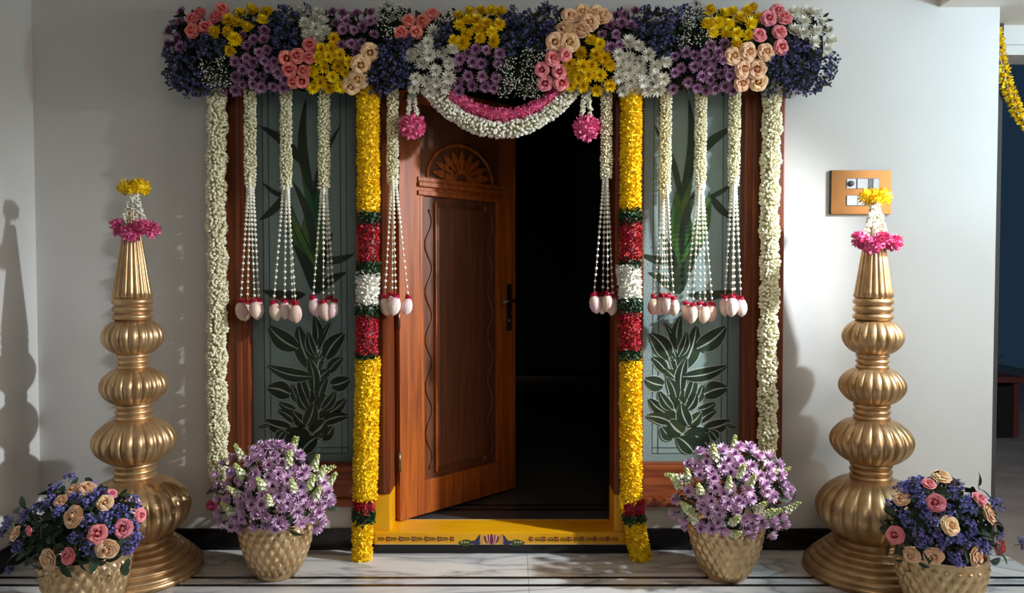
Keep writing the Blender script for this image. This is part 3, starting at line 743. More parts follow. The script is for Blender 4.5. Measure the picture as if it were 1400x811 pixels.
def fuzz_petal(*a, **k): return [m @ ROTX for m in fuzz(*a, **k)]
def core(pts, R, n=10): return MB().tube(pts, R, n, mi=1)

def band(parent, o, p0, p1, R, kind):
    pts = [p0 - o, p1 - o]
    nm, templ, size, step, per, m, cm, spread = {
        'yellow': ('yellow_flower_band', PET3, 0.020, 0.0075, 30, YELI, YEL, 0.5), 'green': ('green_leaf_band', PET3, 0.022, 0.007, 22, GRNI, DLEAF, 0.5),
        'red': ('red_petal_band', PET3, 0.017, 0.0075, 26, REDI, MAROON, 0.7), 'white': ('white_flower_band', PET3, 0.024, 0.008, 26, WHTI, WHI, 0.5)}[kind]
    ms = fuzz_petal(pts, R, step, per, size, spread=spread, wob=0.03)
    return scatter(nm, templ, ms, [m, cm], parent, kind='stuff', extra=core(pts, R - size * 0.55, 12))
def flower_column(name, cx_, tail, segs, label):
    YY = -0.125
    top = P(cx_, segs[0][1], YY)
    t = thing(name, P(cx_, segs[-1][2], YY), label, 'garland', 'thick banded flower garlands flanking the doorway')
    o = rel(t)
    for (kd, ya, yb, xa, xb, R) in segs:
        band(t, o, P(xa, ya, YY), P(xb, yb, YY), R, kd)
    return t
flower_column('flower_column', 503, 0, [
    ('yellow', 118, 291, 503, 504, 0.052), ('green', 291, 307, 504, 504, 0.054), ('red', 306, 359, 504, 504, 0.050), ('green', 358, 375, 504, 504, 0.055), ('white', 374, 418, 503, 502, 0.053),
    ('green', 417, 433, 502, 502, 0.054), ('red', 432, 484, 502, 501, 0.051), ('green', 483, 493, 501, 501, 0.052), ('yellow', 491, 681, 503, 499, 0.057), ('red', 680, 698, 498, 498, 0.049), ('green', 697, 713, 497, 497, 0.054), ('yellow', 712, 766, 496, 495, 0.048)],
    'thick yellow, red and white flower garland column left of the door opening')
flower_column('flower_column', 862, 0, [
    ('yellow', 116, 289, 863, 862, 0.049), ('green', 288, 305, 862, 862, 0.053), ('red', 304, 356, 862, 862, 0.048), ('green', 355, 367, 862, 862, 0.050), ('white', 364, 409, 859, 862, 0.055),
    ('green', 408, 427, 862, 862, 0.055), ('red', 426, 479, 861, 861, 0.050), ('green', 478, 492, 861, 862, 0.053), ('yellow', 491, 683, 862, 863, 0.051), ('red', 682, 703, 866, 867, 0.049), ('green', 702, 713, 866, 868, 0.054), ('yellow', 712, 738, 868, 871, 0.049), ('yellow', 738, 766, 871, 877, 0.050)],
    'thick yellow, red and white flower garland column right of the door opening')

def jasmine_column(x0, x1, ya, yb, label, tail):
    YY = -0.10
    n = 9; pts = [P(x0 + (x1 - x0) * i / n + 1.2 * math.sin(i * 1.7), ya + (yb - ya) * i / n, YY) for i in range(n + 1)]
    t = thing('jasmine_garland', pts[-1], label, 'garland', 'long jasmine garlands edging the door frame'); o = rel(t)
    pts = [p - o for p in pts]
    ms = fuzz(pts, 0.041, 0.0080, 13, 0.020, wob=0.11, spread=0.55)
    scatter('jasmine_rope', BUD, ms, [JAS, JCORE], t, kind='stuff', extra=core(pts, 0.024))
    if tail:
        for k, (dx, dy) in enumerate(((-4, 24), (2, 27), (7, 20))):
            a = Vector((0, 0, 0)); e = P(x1 + dx, yb + dy, YY) - o
            scatter('jasmine_string', BUD, fuzz([a, e], 0.007, 0.007, 4, 0.012, spread=0.8), [JASW, JCORE], t, kind='stuff', extra=MB().tube([a, e], 0.0015, 4, mi=1))
        pp = P(290, 691, YY) - o
        ms = [orient(dome_dir(random, -1), pp, random.uniform(0.02, 0.036)) @ ROTX for k in range(90)]
        scatter('pink_blossom', PET3, ms, [PNKI], t, kind='stuff')
jasmine_column(296, 298, 112, 655, 'long cream jasmine garland along the left edge of the frame, pink blossom end', True)
jasmine_column(1055, 1048, 114, 645, 'long cream jasmine garland along the right edge of the frame', False)

# ------------------------------------------------------------------ bead tassels with lotus buds
LOTP = mat('lotus_pink', srgb(244, 196, 210), 0.45, color2=srgb(244, 226, 212), nscale=16, vary=0.06, hue=0.008)
LOTC = mat('lotus_cream', srgb(240, 222, 196), 0.45, color2=srgb(226, 190, 176), nscale=18, vary=0.08, hue=0.01)
THREAD = mat('thread', srgb(216, 210, 176), 0.8)
def lotus(m, seed):
    mb = MB()
    prof = [(0.006, 0), (0.014, -0.004), (0.0205, -0.016), (0.0235, -0.032), (0.0225, -0.047), (0.017, -0.060), (0.009, -0.069), (0.002, -0.074)]
    mb.lathe(prof, 30, fn=lambda r, z, a: r * (1 + 0.035 * abs(math.sin(a * 2.5 + seed - z * 9)) - 0.03), cap=True)
    for k in range(5):                  # overlapping outer petals
        a0 = 2 * PI * k / 5 + seed; v = []; f = []
        for j in range(6):
            t = j / 5; i = t * 6.2; q = int(min(i, 6)); fr_ = i - q
            r = (prof[q][0] * (1 - fr_) + prof[min(q + 1, 7)][0] * fr_) + 0.0012; z = prof[q][1] * (1 - fr_) + prof[min(q + 1, 7)][1] * fr_
            w = 0.62 * math.sin(PI * (0.12 + 0.86 * t)) ** 0.7
            for s in (-1, -0.5, 0, 0.5, 1): v.append((r * math.cos(a0 + s * w), r * math.sin(a0 + s * w), z))
        for j in range(5):
            for s in range(4): p = j * 5 + s; f.append((p, p + 5, p + 6, p + 1))
        mb.add(v, f)
    return mb.mesh('lotus_bud', [m], True)
ME_LOT = [lotus(LOTP, 0.2), lotus(LOTC, 1.1), lotus(LOTC, 2.0), lotus(LOTP, 2.7)]
def collar_mesh():
    ms = MB(); r = random.Random(5)
    for k in range(26):
        a = r.uniform(0, 2 * PI); v, f = petal(0.015, 0.010, r.uniform(-0.4, 0.5), 0.3)
        ms.add(v, f, 0, Matrix.Translation((0.006 * math.cos(a), 0.006 * math.sin(a), r.uniform(-0.006, 0.008))) @ Matrix.Rotation(a, 4, 'Z'))
    ms.lathe([(0.010, -0.006), (0.013, 0), (0.008, 0.008)], 10)
    return ms.mesh('red_collar', [REDI], False)
ME_COL = collar_mesh()
def bead_tassel(cx_, y0, ybr, buds, label, YY=-0.11, xbot=None):
    """cx_ top x, braid from y0 to ybr, strings to each bud (px, py of bud top, depth offset)"""
    t = thing('bead_tassel', P(cx_, y0, YY), label, 'tassel', 'jasmine bead tassels ending in lotus buds'); o = rel(t)
    xb = xbot or cx_
    a, b_ = P(cx_, y0, YY) - o, P(xb, ybr, YY) - o
    ms = fuzz([a, b_], 0.0265, 0.0075, 10, 0.014, wob=0.05, spread=0.8)
    scatter('jasmine_braid', BUD, ms, [JAS, JCORE], t, kind='stuff', extra=core([a, b_], 0.015, 8))
    n = len(buds)
    for i, (bx, by, dz) in enumerate(buds):
        e = P(bx, by, YY + dz) - o
        mid = b_.lerp(e, 0.5) + Vector((0, dz * 0.1, 0))
        s0 = b_ + Vector((0.010 * (bx - xb) / 18, dz * 0.4, 0.02))
        st = link('bead_string', None, t); 
        mb = MB().tube([s0, e], 0.0012, 4, mi=1); mats = []
        L = (e - s0).length; k = 0.0
        while k < L - 0.02:
            p = s0.lerp(e, k / L)
            mats.append(Matrix.Translation(p) @ Matrix.Rotation(random.uniform(0, 6), 4, 'Z') @ Matrix.Scale((0.0088 - 0.0022 * min(1, k / (L * 0.7))) * random.uniform(0.88, 1.12), 4))
            k += 0.011 + 0.018 * min(1, k / (L * 0.6))
        bpy.data.objects.remove(st)
        scatter('bead_string', SPH, mats, [JASW, THREAD], t, smooth=True, extra=mb)
        ang = Vector((random.gauss(0, 0.10) + (bx - xb) * 0.006, random.gauss(0, 0.1), 1))
        bud = link('lotus_bud', ME_LOT[(i * 3 + int(bx)) % 4], t, mw=orient(ang, e, random.uniform(1.06, 1.2)))
        link('red_collar', ME_COL, bud, mw=Matrix.Translation((0, 0, 0.002)))
def uvs(n=6, m=4):
    v = [(0, 0, -1)]; f = []
    for j in range(1, m):
        b_ = PI * j / m
        v += [(math.sin(b_) * math.cos(2 * PI * k / n), math.sin(b_) * math.sin(2 * PI * k / n), -math.cos(b_)) for k in range(n)]
    v.append((0, 0, 1)); T = len(v) - 1
    for k in range(n):
        f.append((0, 1 + (k + 1) % n, 1 + k)); f.append((T, 1 + (m - 2) * n + k, 1 + (m - 2) * n + (k + 1) % n))
        for j in range(m - 2): f.append((1 + j * n + k, 1 + j * n + (k + 1) % n, 1 + (j + 1) * n + (k + 1) % n, 1 + (j + 1) * n + k))
    return v, f
SPH = uvs()
bead_tassel(342, 116, 253, [(329, 413, 0), (338, 415, 0.03), (348, 412, -0.03), (354, 412, 0.03)], 'bead tassel nearest the left jasmine garland, first of eight')
bead_tassel(391, 116, 255, [(374, 415, 0), (389, 413, 0.012), (404, 417, -0.02), (400, 414, 0.035)], 'bead tassel at the middle of the left side window, second of eight')
bead_tassel(443, 114, 257, [(428, 408, 0), (442, 414, -0.01), (457, 413, 0.0), (450, 409, 0.035)], 'bead tassel just left of the left flower column, third of eight')
bead_tassel(537, 116, 250, [(526, 407, 0), (541, 406, -0.03), (558, 408, 0), (536, 404, 0.035)], 'bead tassel hanging before the wooden door leaf, fourth of eight')
bead_tassel(829, 116, 243, [(812, 404, 0), (831, 403, -0.02), (824, 405, 0.035), (838, 407, 0.03)], 'bead tassel before the dark opening, fifth of eight')
bead_tassel(911, 116, 262, [(894, 407, 0.01), (904, 406, 0.02), (913, 406, -0.02), (921, 409, -0.03), (909, 406, 0.045)], 'bead tassel just right of the right flower column, sixth of eight', xbot=909)
bead_tassel(959, 120, 258, [(938, 416, 0.01), (947, 418, -0.03), (957, 416, 0.03), (964, 418, -0.03), (974, 417, 0.01)], 'bead tassel at the middle of the right side window, seventh of eight', xbot=957)
bead_tassel(1005, 116, 252, [(991, 408, 0.02), (1001, 407, -0.03), (1013, 409, -0.02), (1004, 408, 0.03)], 'bead tassel nearest the right jasmine garland, last of eight', xbot=1003)

# ------------------------------------------------------------------ swag and small tassels in the doorway
def catenary(xa, xb, ya, ym, YY, n=22):
    return [P(xa + (xb - xa) * i / n, ya + (ym - ya) * (1 - (2 * i / n - 1) ** 2) ** 0.92, YY) for i in range(n + 1)]
sg = thing('door_swag', P(685, 122, -0.12), 'curved white jasmine and pink petal swag under the flower header', 'garland'); o = rel(sg)
pts = [p - o for p in catenary(584, 786, 118, 178, -0.12)]
scatter('jasmine_rope', BUD, fuzz(pts, 0.037, 0.0085, 12, 0.021, wob=0.06, spread=0.5), [JASW, JCORE], sg, kind='stuff', extra=core(pts, 0.018))
pts = [p - o for p in catenary(606, 772, 116, 157, -0.125)]
scatter('pink_rope', PET3, fuzz_petal(pts, 0.032, 0.0085, 15, 0.018, wob=0.04), [PNKI, PNKI], sg, kind='stuff', extra=core(pts, 0.02))
def ball(parent, p, R, m, name, n=150, size=0.018):
    ms = []
    for k in range(n):
        d = dome_dir(random, -1); ms.append(orient((d + Vector((random.gauss(0, .3), random.gauss(0, .3), random.gauss(0, .3)))), p + Vector((d.x, d.y, d.z * 0.92)) * (R - size * 0.75), size * random.uniform(0.8, 1.2)) @ ROTX)
    return scatter(name, PET3, ms, [m, m], parent, kind='stuff', extra=MB().lathe([((R - size * 0.6) * math.sin(PI * i / 8) + 1e-4, -(R - size * 0.6) * 0.8 * math.cos(PI * i / 8)) for i in range(9)], 12, mi=1, cap=False, center=tuple(p)))
for (xx, yy, lab) in ((564, 173, 'pink blossom tassel at the left end of the door swag'), (802, 175, 'pink blossom tassel at the right end of the door swag')):
    t = thing('blossom_tassel', P(xx, 118, -0.12), lab, 'tassel', 'pink blossom tassels beside the swag'); o = rel(t)
    for dx in (-7, 6):
        a, e = P(xx + dx * 0.2, 118, -0.12) - o, P(xx + dx, 160, -0.12) - o
        scatter('jasmine_string', BUD, fuzz([a, e], 0.010, 0.008, 5, 0.015, spread=0.9), [JASW, JCORE], t, kind='stuff', extra=MB().tube([a, e], 0.003, 5, mi=1))
    ball(t, P(xx, yy, -0.12) - o, 0.062, PNKI, 'pink_blossom', 230, 0.026)

# ------------------------------------------------------------------ golden pillars
PY = -0.285
def pillar_z(py): return Zp(py, PY)
PU = M_PER_PX(PY)
def flute(n, a): return lambda r, z, t: r * (1 - a * (1 - abs(math.sin(n * t / 2)) ** 0.55))
def bulb_prof(ya, yb, rn, rm, k=18, skew=0.0):
    z1, z0 = pillar_z(ya), pillar_z(yb); out = []
    for i in range(k + 1):
        t = i / k; s = math.sin(PI * t) ** 0.62
        out.append(((rn + (rm - rn) * s) * PU, z0 + (z1 - z0) * (t - skew * math.sin(2 * PI * t) / 6)))
    return out
def rings_prof(ya, yb, r, n, amp):
    z1, z0 = pillar_z(ya), pillar_z(yb); out = []
    for j in range(n):
        for i in range(7):
            t = i / 6; out.append(((r - amp + amp * math.sin(PI * t) ** 0.6) * PU, z0 + (z1 - z0) * (j + t) / n))
    return out
PILLAR = []
def pm(nm, mb): PILLAR.append((nm, mb.mesh(nm, [GOLD], True)))
def soft(prof, n, a):                    # fluting that fades out at both ends
    z0, z1 = prof[0][1], prof[-1][1]
    def fn(r, z, t):
        e = math.sin(PI * min(max((z - z0) / (z1 - z0), 0), 1)) ** 0.5
        return r * (1 - a * e * (1 - abs(math.sin(n * t / 2)) ** 0.5))
    return MB().lathe(prof, n * 9, fn)
zt, zb_ = pillar_z(278), pillar_z(408)
prof = [((5.5 + 20.0 * t ** 1.0) * PU, zt + (zb_ - zt) * t) for t in [i / 14 for i in range(15)]][::-1]
prof = [(22 * PU, zb_), (25.5 * PU, zb_ + 0.008)] + prof[1:] + [(3 * PU, zt + 0.006)]
pm('fluted_cone', MB().lathe(prof, 144, flute(18, 0.10)))
pm('neck_rings', MB().lathe(rings_prof(407, 438, 26, 3, 4.5), 48))
pr = bulb_prof(437, 484, 19, 39.5); pm('fluted_bulb', soft(pr, 20, 0.088))
pm('neck_rings', MB().lathe(rings_prof(482, 505, 21.5, 3, 3.5), 48))
pr = bulb_prof(503, 552, 20, 43); pm('fluted_bulb', soft(pr, 22, 0.088))
pm('neck_rings', MB().lathe(rings_prof(550, 574, 24, 3, 3.5), 48))
pr = bulb_prof(572, 633, 22, 53.5); pm('fluted_bulb', soft(pr, 22, 0.088))
pm('neck_rings', MB().lathe(rings_prof(630, 655, 27.5, 3, 4), 48))
pr = bulb_prof(653, 738, 26, 71, 24, skew=0.0); pm('fluted_bulb', soft(pr, 22, 0.088))
prof = []
tiers = [(84, 0.0), (84, 0.030), (77, 0.058), (69, 0.083), (61, 0.106), (53, 0.128), (46, 0.148), (38, 0.175)]
for j in range(len(tiers) - 1):
    (ra, za), (rb, zb2) = tiers[j], tiers[j + 1]
    for i in range(7):
        t = i / 6; prof.append(((ra + (rb - ra) * t * t * 0.9 + 2.6 * math.sin(PI * t)) * PU, za + (zb2 - za) * (t ** 0.85)))
prof.append((30 * PU, 0.185))
pm('tiered_base', MB().lathe(prof, 72))
def pillar(px, label):
    t = thing('ornamental_pillar', (X(px, PY), PY, 0), label, 'pillar', 'golden fluted pillars beside the doorway')
    for nm, me in PILLAR: link(nm, me, t)
    return t
pillar(181, 'golden fluted pillar of stacked bulbs near the left wall')
pillar(1194, 'golden fluted pillar of stacked bulbs beside the brass switch plate')
def topper(cx_, ty, ry, label):
    YY = PY - 0.03
    t = thing('pillar_flowers', P(cx_, ty, PY), label, 'flowers', 'flower tassels on the pillar tips'); o = rel(t)
    for k, dx in enumerate((-11, 0, 11)):
        a, e = P(cx_ + dx * 0.2, ty + 9, PY - 0.03) - o, P(cx_ + dx * 1.3, ry - 4, PY - 0.062) - o
        scatter('jasmine_string', BUD, fuzz([a, e], 0.010, 0.008, 5, 0.015, spread=0.9), [JASW, JCORE], t, kind='stuff', extra=MB().tube([a, e], 0.003, 5, mi=1))
    for dx, R in ((-10, 0.040), (9, 0.043), (0, 0.034)):
        ball(t, P(cx_ + dx, ty - 1 + (2 if dx == 0 else 0), PY - (0.03 if dx == 0 else 0.012)) - o, R, YELI, 'marigold', 130, 0.016)
    for dx, dy, R, dd in ((-21, -2, 0.040, -0.055), (-5, 6, 0.040, -0.085), (10, -2, 0.036, -0.085), (24, 2, 0.038, -0.055)):
        ball(t, P(cx_ + dx, ry + dy, PY + dd) - o, R, PNKI, 'pink_blossom', 110, 0.022)
topper(183, 257, 312, 'marigold and pink blossom tassel on the tip of the left pillar')
topper(1197, 270, 330, 'marigold and pink blossom tassel on the tip of the right pillar')

# ------------------------------------------------------------------ gold pots
def pot_mesh():
    H = 0.255; prof = []
    def rad(t): return 0.086 + (0.157 - 0.086) * (1 - (1 - t) ** 1.9) ** 0.9
    n = 180; k = 52
    prof = [(0.07, 0.0), (0.082, 0.002)] + [(rad(i / k), 0.006 + (H - 0.006) * i / k) for i in range(k + 1)]
    prof += [(0.159, H + 0.002), (0.157, H + 0.004), (0.151, H + 0.002), (0.148, H - 0.02), (0.145, H - 0.05)]
    def fn(r, z, a):
        t = z / H
        if t < 0.10 or t > 0.90 or r < 0.075: return r
        e = min(1, (t - 0.10) / 0.04, (0.90 - t) / 0.03)
        q = t * 11.0
        d = abs(math.sin(12 * a + q)) * abs(math.sin(12 * a - q))
        return r * (1 + 0.075 * e * (d ** 0.8) - 0.02 * e)
    return MB().lathe(prof, n, fn).mesh('embossed_bowl', [POTGOLD], True)
ME_POT = pot_mesh()
ME_SOIL = MB().lathe([(0.02, 0.2), (0.146, 0.205), (0.12, 0.225), (0.02, 0.235)], 24).mesh('foam_block', [FOAM], True)
def pot(px, Y, label):
    t = thing('flower_pot', (X(px, Y), Y, 0), label, 'pot', 'embossed gold flower pots')
    link('embossed_bowl', ME_POT, t); link('foam_block', ME_SOIL, t)
    return t
pot(375, -0.30, 'embossed gold pot with lilac flowers, left of the threshold')
pot(995, -0.32, 'embossed gold pot with lilac flowers, right of the threshold')
pot(111, -0.70, 'embossed gold pot with roses before the left pillar')
pot(1292, -0.70, 'embossed gold pot with roses before the right pillar')

class Bouquet:
    def __init__(s, px, Y, cy, rx, ry, label, group):
        s.px, s.Y, s.cy, s.rx, s.ry = px, Y, cy, rx, ry
        s.t = thing('bouquet', (X(px, Y), Y, 0.24), label, 'flowers', group); s.o = rel(s.t); s.u = M_PER_PX(Y)
    def at(s, px, py, out=1.0):
        a = (px - s.px) / s.rx; b_ = (s.cy - py) / s.ry
        r2 = a * a + b_ * b_; nd = math.sqrt(max(0.02, 1 - r2))
        Y = s.Y - nd * 0.9 * s.rx * s.u * out
        return P(px, py, Y), Vector((a, -nd * 1.0, b_ * 0.9 + 0.15))
    def put(s, nm, mes, px, py, sc=1.0, out=1.0, up=0.0):
        p, n = s.at(px, py, out); n = n + Vector((random.gauss(0, .2), 0, random.gauss(0, .2) + up))
        return link(nm, random.choice(mes), s.t, mw=orient(n, p - s.o, sc))
    def back(s, nm, mes, k, sc=1.0):    # blooms on the far side
        for i in range(k):
            a = random.uniform(0.15, PI - 0.15); e = random.uniform(0.1, 1.2); R = s.rx * s.u * 0.85
            d = Vector((math.cos(a) * math.cos(e), 0.55 * math.sin(a) * math.cos(e), math.sin(e) * s.ry / s.rx))
            p = Vector((0, 0, max(0.03, P(s.px, s.cy, s.Y).z - 0.24))) + d * R
            link(nm, random.choice(mes), s.t, mw=orient(d, p, sc))
    def leaves(s, k, mass=420):
        for i in range(k):
            a = random.uniform(0, 2 * PI); r = random.uniform(0.35, 1.0)
            px, py = s.px + s.rx * r * math.cos(a), s.cy - s.ry * r * math.sin(a) * 0.95
            p, n = s.at(px, py, 0.85)
            n = n + Vector((random.gauss(0, .6), random.gauss(0, .3), random.gauss(0, .6)))
            link('leaf', random.choice(ME_LEAF), s.t, mw=orient(n, p - s.o, random.uniform(0.7, 1.1)))
        zc_ = max(0.04, P(s.px, s.cy, s.Y).z - 0.24); ms = []
        for i in range(mass):
            d = dome_dir(random, -0.35); R = s.rx * s.u * random.uniform(0.45, 0.8)
            p = Vector((d.x * R, d.y * R * 0.9, zc_ + d.z * R * s.ry / s.rx))
            if p.z < 0.0 and math.hypot(p.x, p.y) > 0.13: p.z = random.uniform(0.02, 0.05)
            ms.append(orient(d + Vector((random.gauss(0, .8), random.gauss(0, .8), random.gauss(0, .8))), p, random.uniform(0.6, 1.1)))
        stems = MB()
        for i in range(14):
            a = random.uniform(0, 6.28); stems.tube([(0.04 * math.cos(a), 0.04 * math.sin(a), -0.02), (0.09 * math.cos(a), 0.08 * math.sin(a), zc_ + 0.05)], 0.003, 5, mi=1)
        scatter('foliage', LEAFT, ms, [DLEAFI, STEM], s.t, kind='stuff', extra=stems)

def lilac_bouquet(px, Y, cy, rx, ry, lil, spk, label):
    b_ = Bouquet(px, Y, cy, rx, ry, label, 'lilac bouquets in gold pots'); b_.leaves(26)
    pts = list(lil)
    for k in range(900):
        a = random.uniform(0, 2 * PI); r = math.sqrt(random.random()) * 0.97; x, y = px + rx * r * math.cos(a), cy - ry * r * math.sin(a)
        if y > 722: continue
        if all((x - q[0]) ** 2 + (y - q[1]) ** 2 > 11.8 ** 2 for q in pts) and all((x - q[0]) ** 2 + (y - q[1]) ** 2 > 11 ** 2 for q in spk): pts.append((x, y))
    for (x, y) in pts: b_.put('lilac_chrysanthemum', ME_LIL, x, y, random.uniform(0.80, 1.0), 1.0)
    for (x, y) in spk: b_.put('stock_spike', ME_SPK, x, y + 7, random.uniform(0.72, 0.9), 1.08, up=0.9)
    b_.back('lilac_chrysanthemum', ME_LIL, 9); b_.back('stock_spike', ME_SPK, 4, 0.9)
k_ = 0.2725
lil_l = [(290, 100), (330, 80), (370, 75), (415, 75), (355, 170), (300, 105), (270, 150), (405, 215), (385, 275), (275, 270), (510, 125), (535, 205), (515, 225), (640, 300), (655, 345), (600, 400), (570, 425), (500, 345), (450, 355), (430, 375), (495, 395), (520, 330), (225, 385), (280, 365), (240, 430), (200, 430), (300, 400), (405, 445), (395, 475), (430, 460), (110, 340), (120, 410), (480, 190), (340, 310), (560, 350), (620, 360), (330, 130), (450, 240)]
spk_l = [(225, 105), (455, 140), (585, 155), (655, 240), (330, 255), (360, 330), (480, 260), (200, 290), (170, 380), (590, 300), (560, 250), (230, 200), (610, 205)]
lilac_bouquet(372, -0.30, 676, 84, 70, [(270 + a * k_, 590 + b_ * k_) for a, b_ in lil_l], [(270 + a * k_, 590 + b_ * k_) for a, b_ in spk_l], 'dome of lilac chrysanthemums and cream stock in the left threshold pot')
lil_r = [(200, 175), (240, 185), (300, 210), (310, 235), (420, 120), (390, 155), (440, 160), (500, 180), (360, 190), (540, 225), (590, 230), (560, 270), (600, 320), (570, 300), (660, 280), (690, 290), (465, 230), (480, 295), (430, 345), (450, 350), (260, 370), (330, 380), (300, 350), (350, 400), (170, 440), (120, 410), (180, 470), (470, 480), (490, 510), (560, 460), (610, 440), (650, 420), (600, 510), (620, 470), (660, 460), (400, 280), (250, 220), (520, 420), (640, 260)]
spk_r = [(320, 110), (190, 225), (140, 250), (250, 280), (390, 250), (445, 190), (495, 240), (530, 370), (560, 395), (600, 390), (685, 370), (410, 430), (415, 490), (190, 370), (215, 420)]
lilac_bouquet(1001, -0.32, 676, 84, 70, [(890 + a * k_, 590 + b_ * k_) for a, b_ in lil_r], [(890 + a * k_, 590 + b_ * k_) for a, b_ in spk_r], 'dome of lilac chrysanthemums and cream stock in the right threshold pot')

def rose_bouquet(px, Y, cy, rx, ry, peach, pink, sta, label, nl=64):
    b_ = Bouquet(px, Y, cy, rx, ry, label, 'rose and statice bouquets in gold pots'); b_.leaves(nl, 760)
    for (x, y, s) in peach: b_.put('peach_rose', ME_PEA, x, y, s * 0.84, 1.08)
    for (x, y, s) in pink: b_.put('pink_rose', ME_PNK, x, y, s * 0.86, 1.08)
    for (x, y) in sta: b_.put('statice_sprig', ME_STB, x, y, random.uniform(0.62, 0.86), 1.0)
    b_.back('statice_sprig', ME_STB, 8); b_.back('peach_rose', ME_PEA, 3); b_.back('leaf', ME_LEAF, 12)
    return b_
kl = 290 / 808.0
bl = rose_bouquet(104, -0.70, 728, 98, 74,
    [(285 * kl, 520 + 520 * kl, 1.1), (408 * kl, 520 + 640 * kl, 1.1), (190 * kl, 520 + 680 * kl, 1.1), (330 * kl, 520 + 415 * kl, 0.9), (402 * kl, 520 + 468 * kl, 0.8), (65 * kl, 520 + 585 * kl, 0.8), (235 * kl, 520 + 460 * kl, 0.7), (280 * kl, 520 + 418 * kl, 0.7)],
    [(375 * kl, 520 + 585 * kl, 1.0), (470 * kl, 520 + 565 * kl, 1.0), (265 * kl, 520 + 670 * kl, 0.9), (425 * kl, 520 + 435 * kl, 0.6), (530 * kl, 520 + 515 * kl, 0.8), (115 * kl, 520 + 572 * kl, 0.55)],
    [(265 * kl, 520 + 370 * kl), (290 * kl, 520 + 445 * kl), (380 * kl, 520 + 440 * kl), (330 * kl, 520 + 455 * kl), (500 * kl, 520 + 460 * kl), (520 * kl, 520 + 490 * kl), (440 * kl, 520 + 495 * kl), (400 * kl, 520 + 520 * kl), (470 * kl, 520 + 510 * kl), (505 * kl, 520 + 560 * kl), (500 * kl, 520 + 620 * kl), (515 * kl, 520 + 600 * kl), (490 * kl, 520 + 640 * kl), (200 * kl, 520 + 465 * kl), (150 * kl, 520 + 485 * kl), (100 * kl, 520 + 520 * kl), (40 * kl, 520 + 540 * kl), (75 * kl, 520 + 630 * kl), (20 * kl, 520 + 580 * kl), (290 * kl, 520 + 600 * kl), (340 * kl, 520 + 540 * kl), (230 * kl, 520 + 495 * kl), (415 * kl, 520 + 565 * kl), (45 * kl, 520 + 715 * kl), (340 * kl, 520 + 640 * kl)],
    'bouquet of peach and pink roses with blue statice, lower left corner')
kr = 310 / 864.0
br = rose_bouquet(1292, -0.70, 722, 80, 76,
    [(1090 + a * kr, 520 + b_ * kr, s) for a, b_, s in ((548, 372, 1.0), (722, 515, 1.05), (578, 555, 1.0), (437, 664, 0.9), (520, 668, 0.95), (675, 670, 1.05), (400, 455, 0.85))],
    [(1090 + a * kr, 520 + b_ * kr, s) for a, b_, s in ((528, 470, 1.0), (500, 398, 0.75), (690, 455, 0.85), (375, 590, 1.0), (765, 635, 1.0))],
    [(1090 + a * kr, 520 + b_ * kr) for a, b_ in ((400, 408), (440, 400), (460, 430), (425, 430), (610, 400), (640, 455), (655, 490), (625, 480), (755, 480), (410, 515), (425, 545), (490, 505), (510, 540), (465, 585), (520, 590), (560, 600), (600, 590), (545, 625), (655, 570), (650, 545), (710, 640), (690, 625), (600, 665), (610, 685), (765, 585), (590, 430), (570, 500), (480, 620), (640, 610), (480, 470), (850, 625))],
    'bouquet of peach and pink roses with blue statice, lower right corner')

# ------------------------------------------------------------------ switch plate on the wall
YS = -0.012
x0, x1, z1, z0 = X(1134, YS), X(1216, YS), Zp(233, YS), Zp(293, YS)
sp = thing('switch_plate', ((x0 + x1) / 2, 0, z0), 'brushed brass switch plate on the white wall behind the right pillar', 'switch plate'); o = rel(sp)
PLATE = mat('brushed_brass', srgb(166, 120, 74), 0.22, metal=0.95, color2=srgb(150, 110, 70), nscale=3)
SWW = mat('switch_white', srgb(226, 226, 228), 0.3)
SWG = mat('switch_grey', srgb(120, 122, 126), 0.3)
DKP = mat('plate_side', srgb(62, 64, 66), 0.5)
def sbox(pa, pb, qa, qb, y0, y1, m, nm, bev=0.001, par=sp):
    ob = MB().box(X(pa, YS) - o.x, X(pb, YS) - o.x, y0, y1, Zp(qb, YS) - o.z, Zp(qa, YS) - o.z, bev=bev).build(nm, m, par); return ob
sbox(1133.5, 1216, 233, 293, -0.014, 0, DKP, 'back_box'); sbox(1134, 1216, 233, 293, -0.018, -0.012, PLATE, 'brass_plate')
sbox(1154, 1199, 244, 258.5, -0.0195, -0.0175, SWG, 'switch_bay'); sbox(1154, 1199, 267, 282, -0.0195, -0.0175, SWG, 'switch_bay')
sbox(1155, 1167, 245, 258, -0.021, -0.019, SWW, 'fan_regulator')
MB().lathe([(0.014, 0), (0.013, 0.008), (0.010, 0.010)], 20).build('dial', DKP, sp, smooth=True).matrix_local = Matrix.Translation(Vector((X(1160, YS), -0.021, Zp(251.5, YS))) - Vector((o.x, 0, o.z))) @ Matrix.Rotation(PI / 2, 4, 'X')
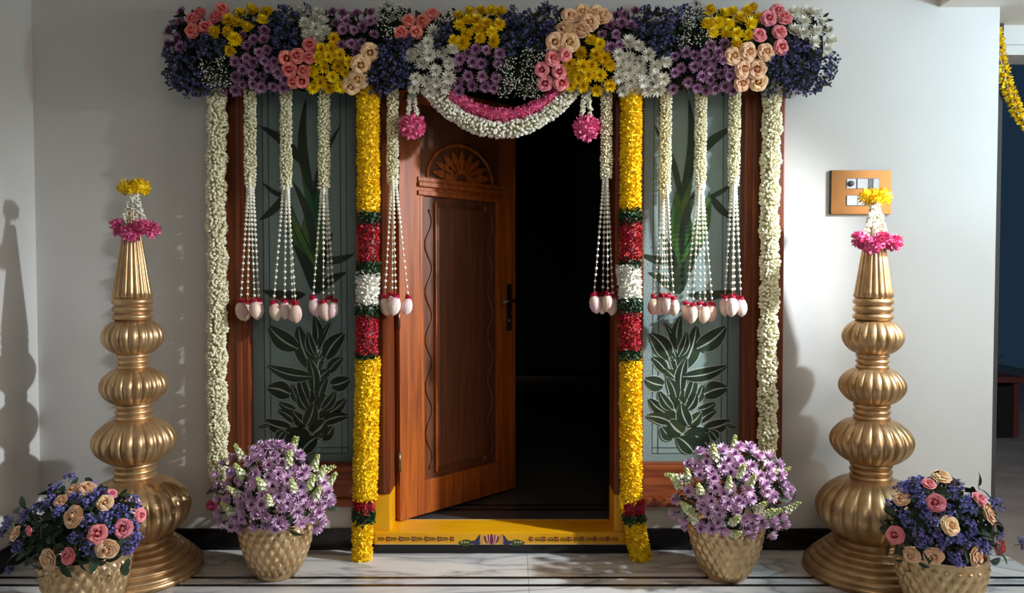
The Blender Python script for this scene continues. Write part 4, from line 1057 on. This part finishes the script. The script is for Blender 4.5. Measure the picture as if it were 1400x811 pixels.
sbox(1169, 1183, 245, 258, -0.023, -0.019, SWW, 'rocker_switch'); sbox(1190.5, 1198, 245, 258, -0.023, -0.019, SWW, 'rocker_switch'); sbox(1183.8, 1189.8, 245, 258, -0.0215, -0.019, SWG, 'indicator')
for k in range(3): sbox(1155 + k * 14.6, 1168.8 + k * 14.6, 268, 281, -0.023, -0.019, SWW, 'rocker_switch')

# ------------------------------------------------------------------ marigold garland beyond the corner and shrubs
YY = 0.20
mg = thing('marigold_garland', P(1367, 62, YY), 'yellow marigold garland draped beyond the right corner of the wall', 'garland'); o = rel(mg)
pts = [P(x, y, YY) - o for x, y in ((1362, 45), (1369, 85), (1378, 120), (1392, 155), (1410, 178), (1440, 196), (1480, 190))]
for i, (p, t_) in enumerate(path_points(pts, 0.034)):
    ms = []
    for k in range(70):
        d = dome_dir(random, -1); ms.append(orient(d, p + d * 0.017, 0.019 * random.uniform(0.8, 1.2)) @ ROTX)
    scatter('marigold', PET3, ms, [YELI], mg, kind=None)
MB().tube(pts, 0.004, 5).build('string', THREAD, mg)
SHL = mat('shrub_leaf', srgb(104, 122, 98), 0.6, vary=0.4, island=True)
for k, (yy, lab) in enumerate(((3.5, 'nearest dark shrub in the outdoor planter at right edge'), (4.3, 'second dark shrub in the outdoor planter'), (5.1, 'third dark shrub in the outdoor planter'), (5.9, 'fourth dark shrub in the outdoor planter'), (6.8, 'fifth and farthest dark shrub in the outdoor planter'))):
    t = thing('shrub', (4.2, yy, OZ + 0.46), lab, 'shrub', 'shrubs in the outdoor planter')
    ms = []
    for i in range(420):
        d = dome_dir(random, -0.2); R = random.uniform(0.15, 0.42); p = Vector((d.x * R * 0.8, d.y * R, 0.28 + d.z * R * 1.1))
        ms.append(orient(d + Vector((random.gauss(0, .7), random.gauss(0, .7), random.gauss(0, .7))), p, random.uniform(1.0, 1.9)))
    scatter('foliage', LEAFT, ms, [SHL], t, kind='stuff')
    st = MB()
    for i in range(5): st.tube([(0, 0, -0.01), (0.12 * math.cos(i * 1.3), 0.12 * math.sin(i * 1.3), 0.35)], 0.008, 5)
    st.build('stem', STEM, t)
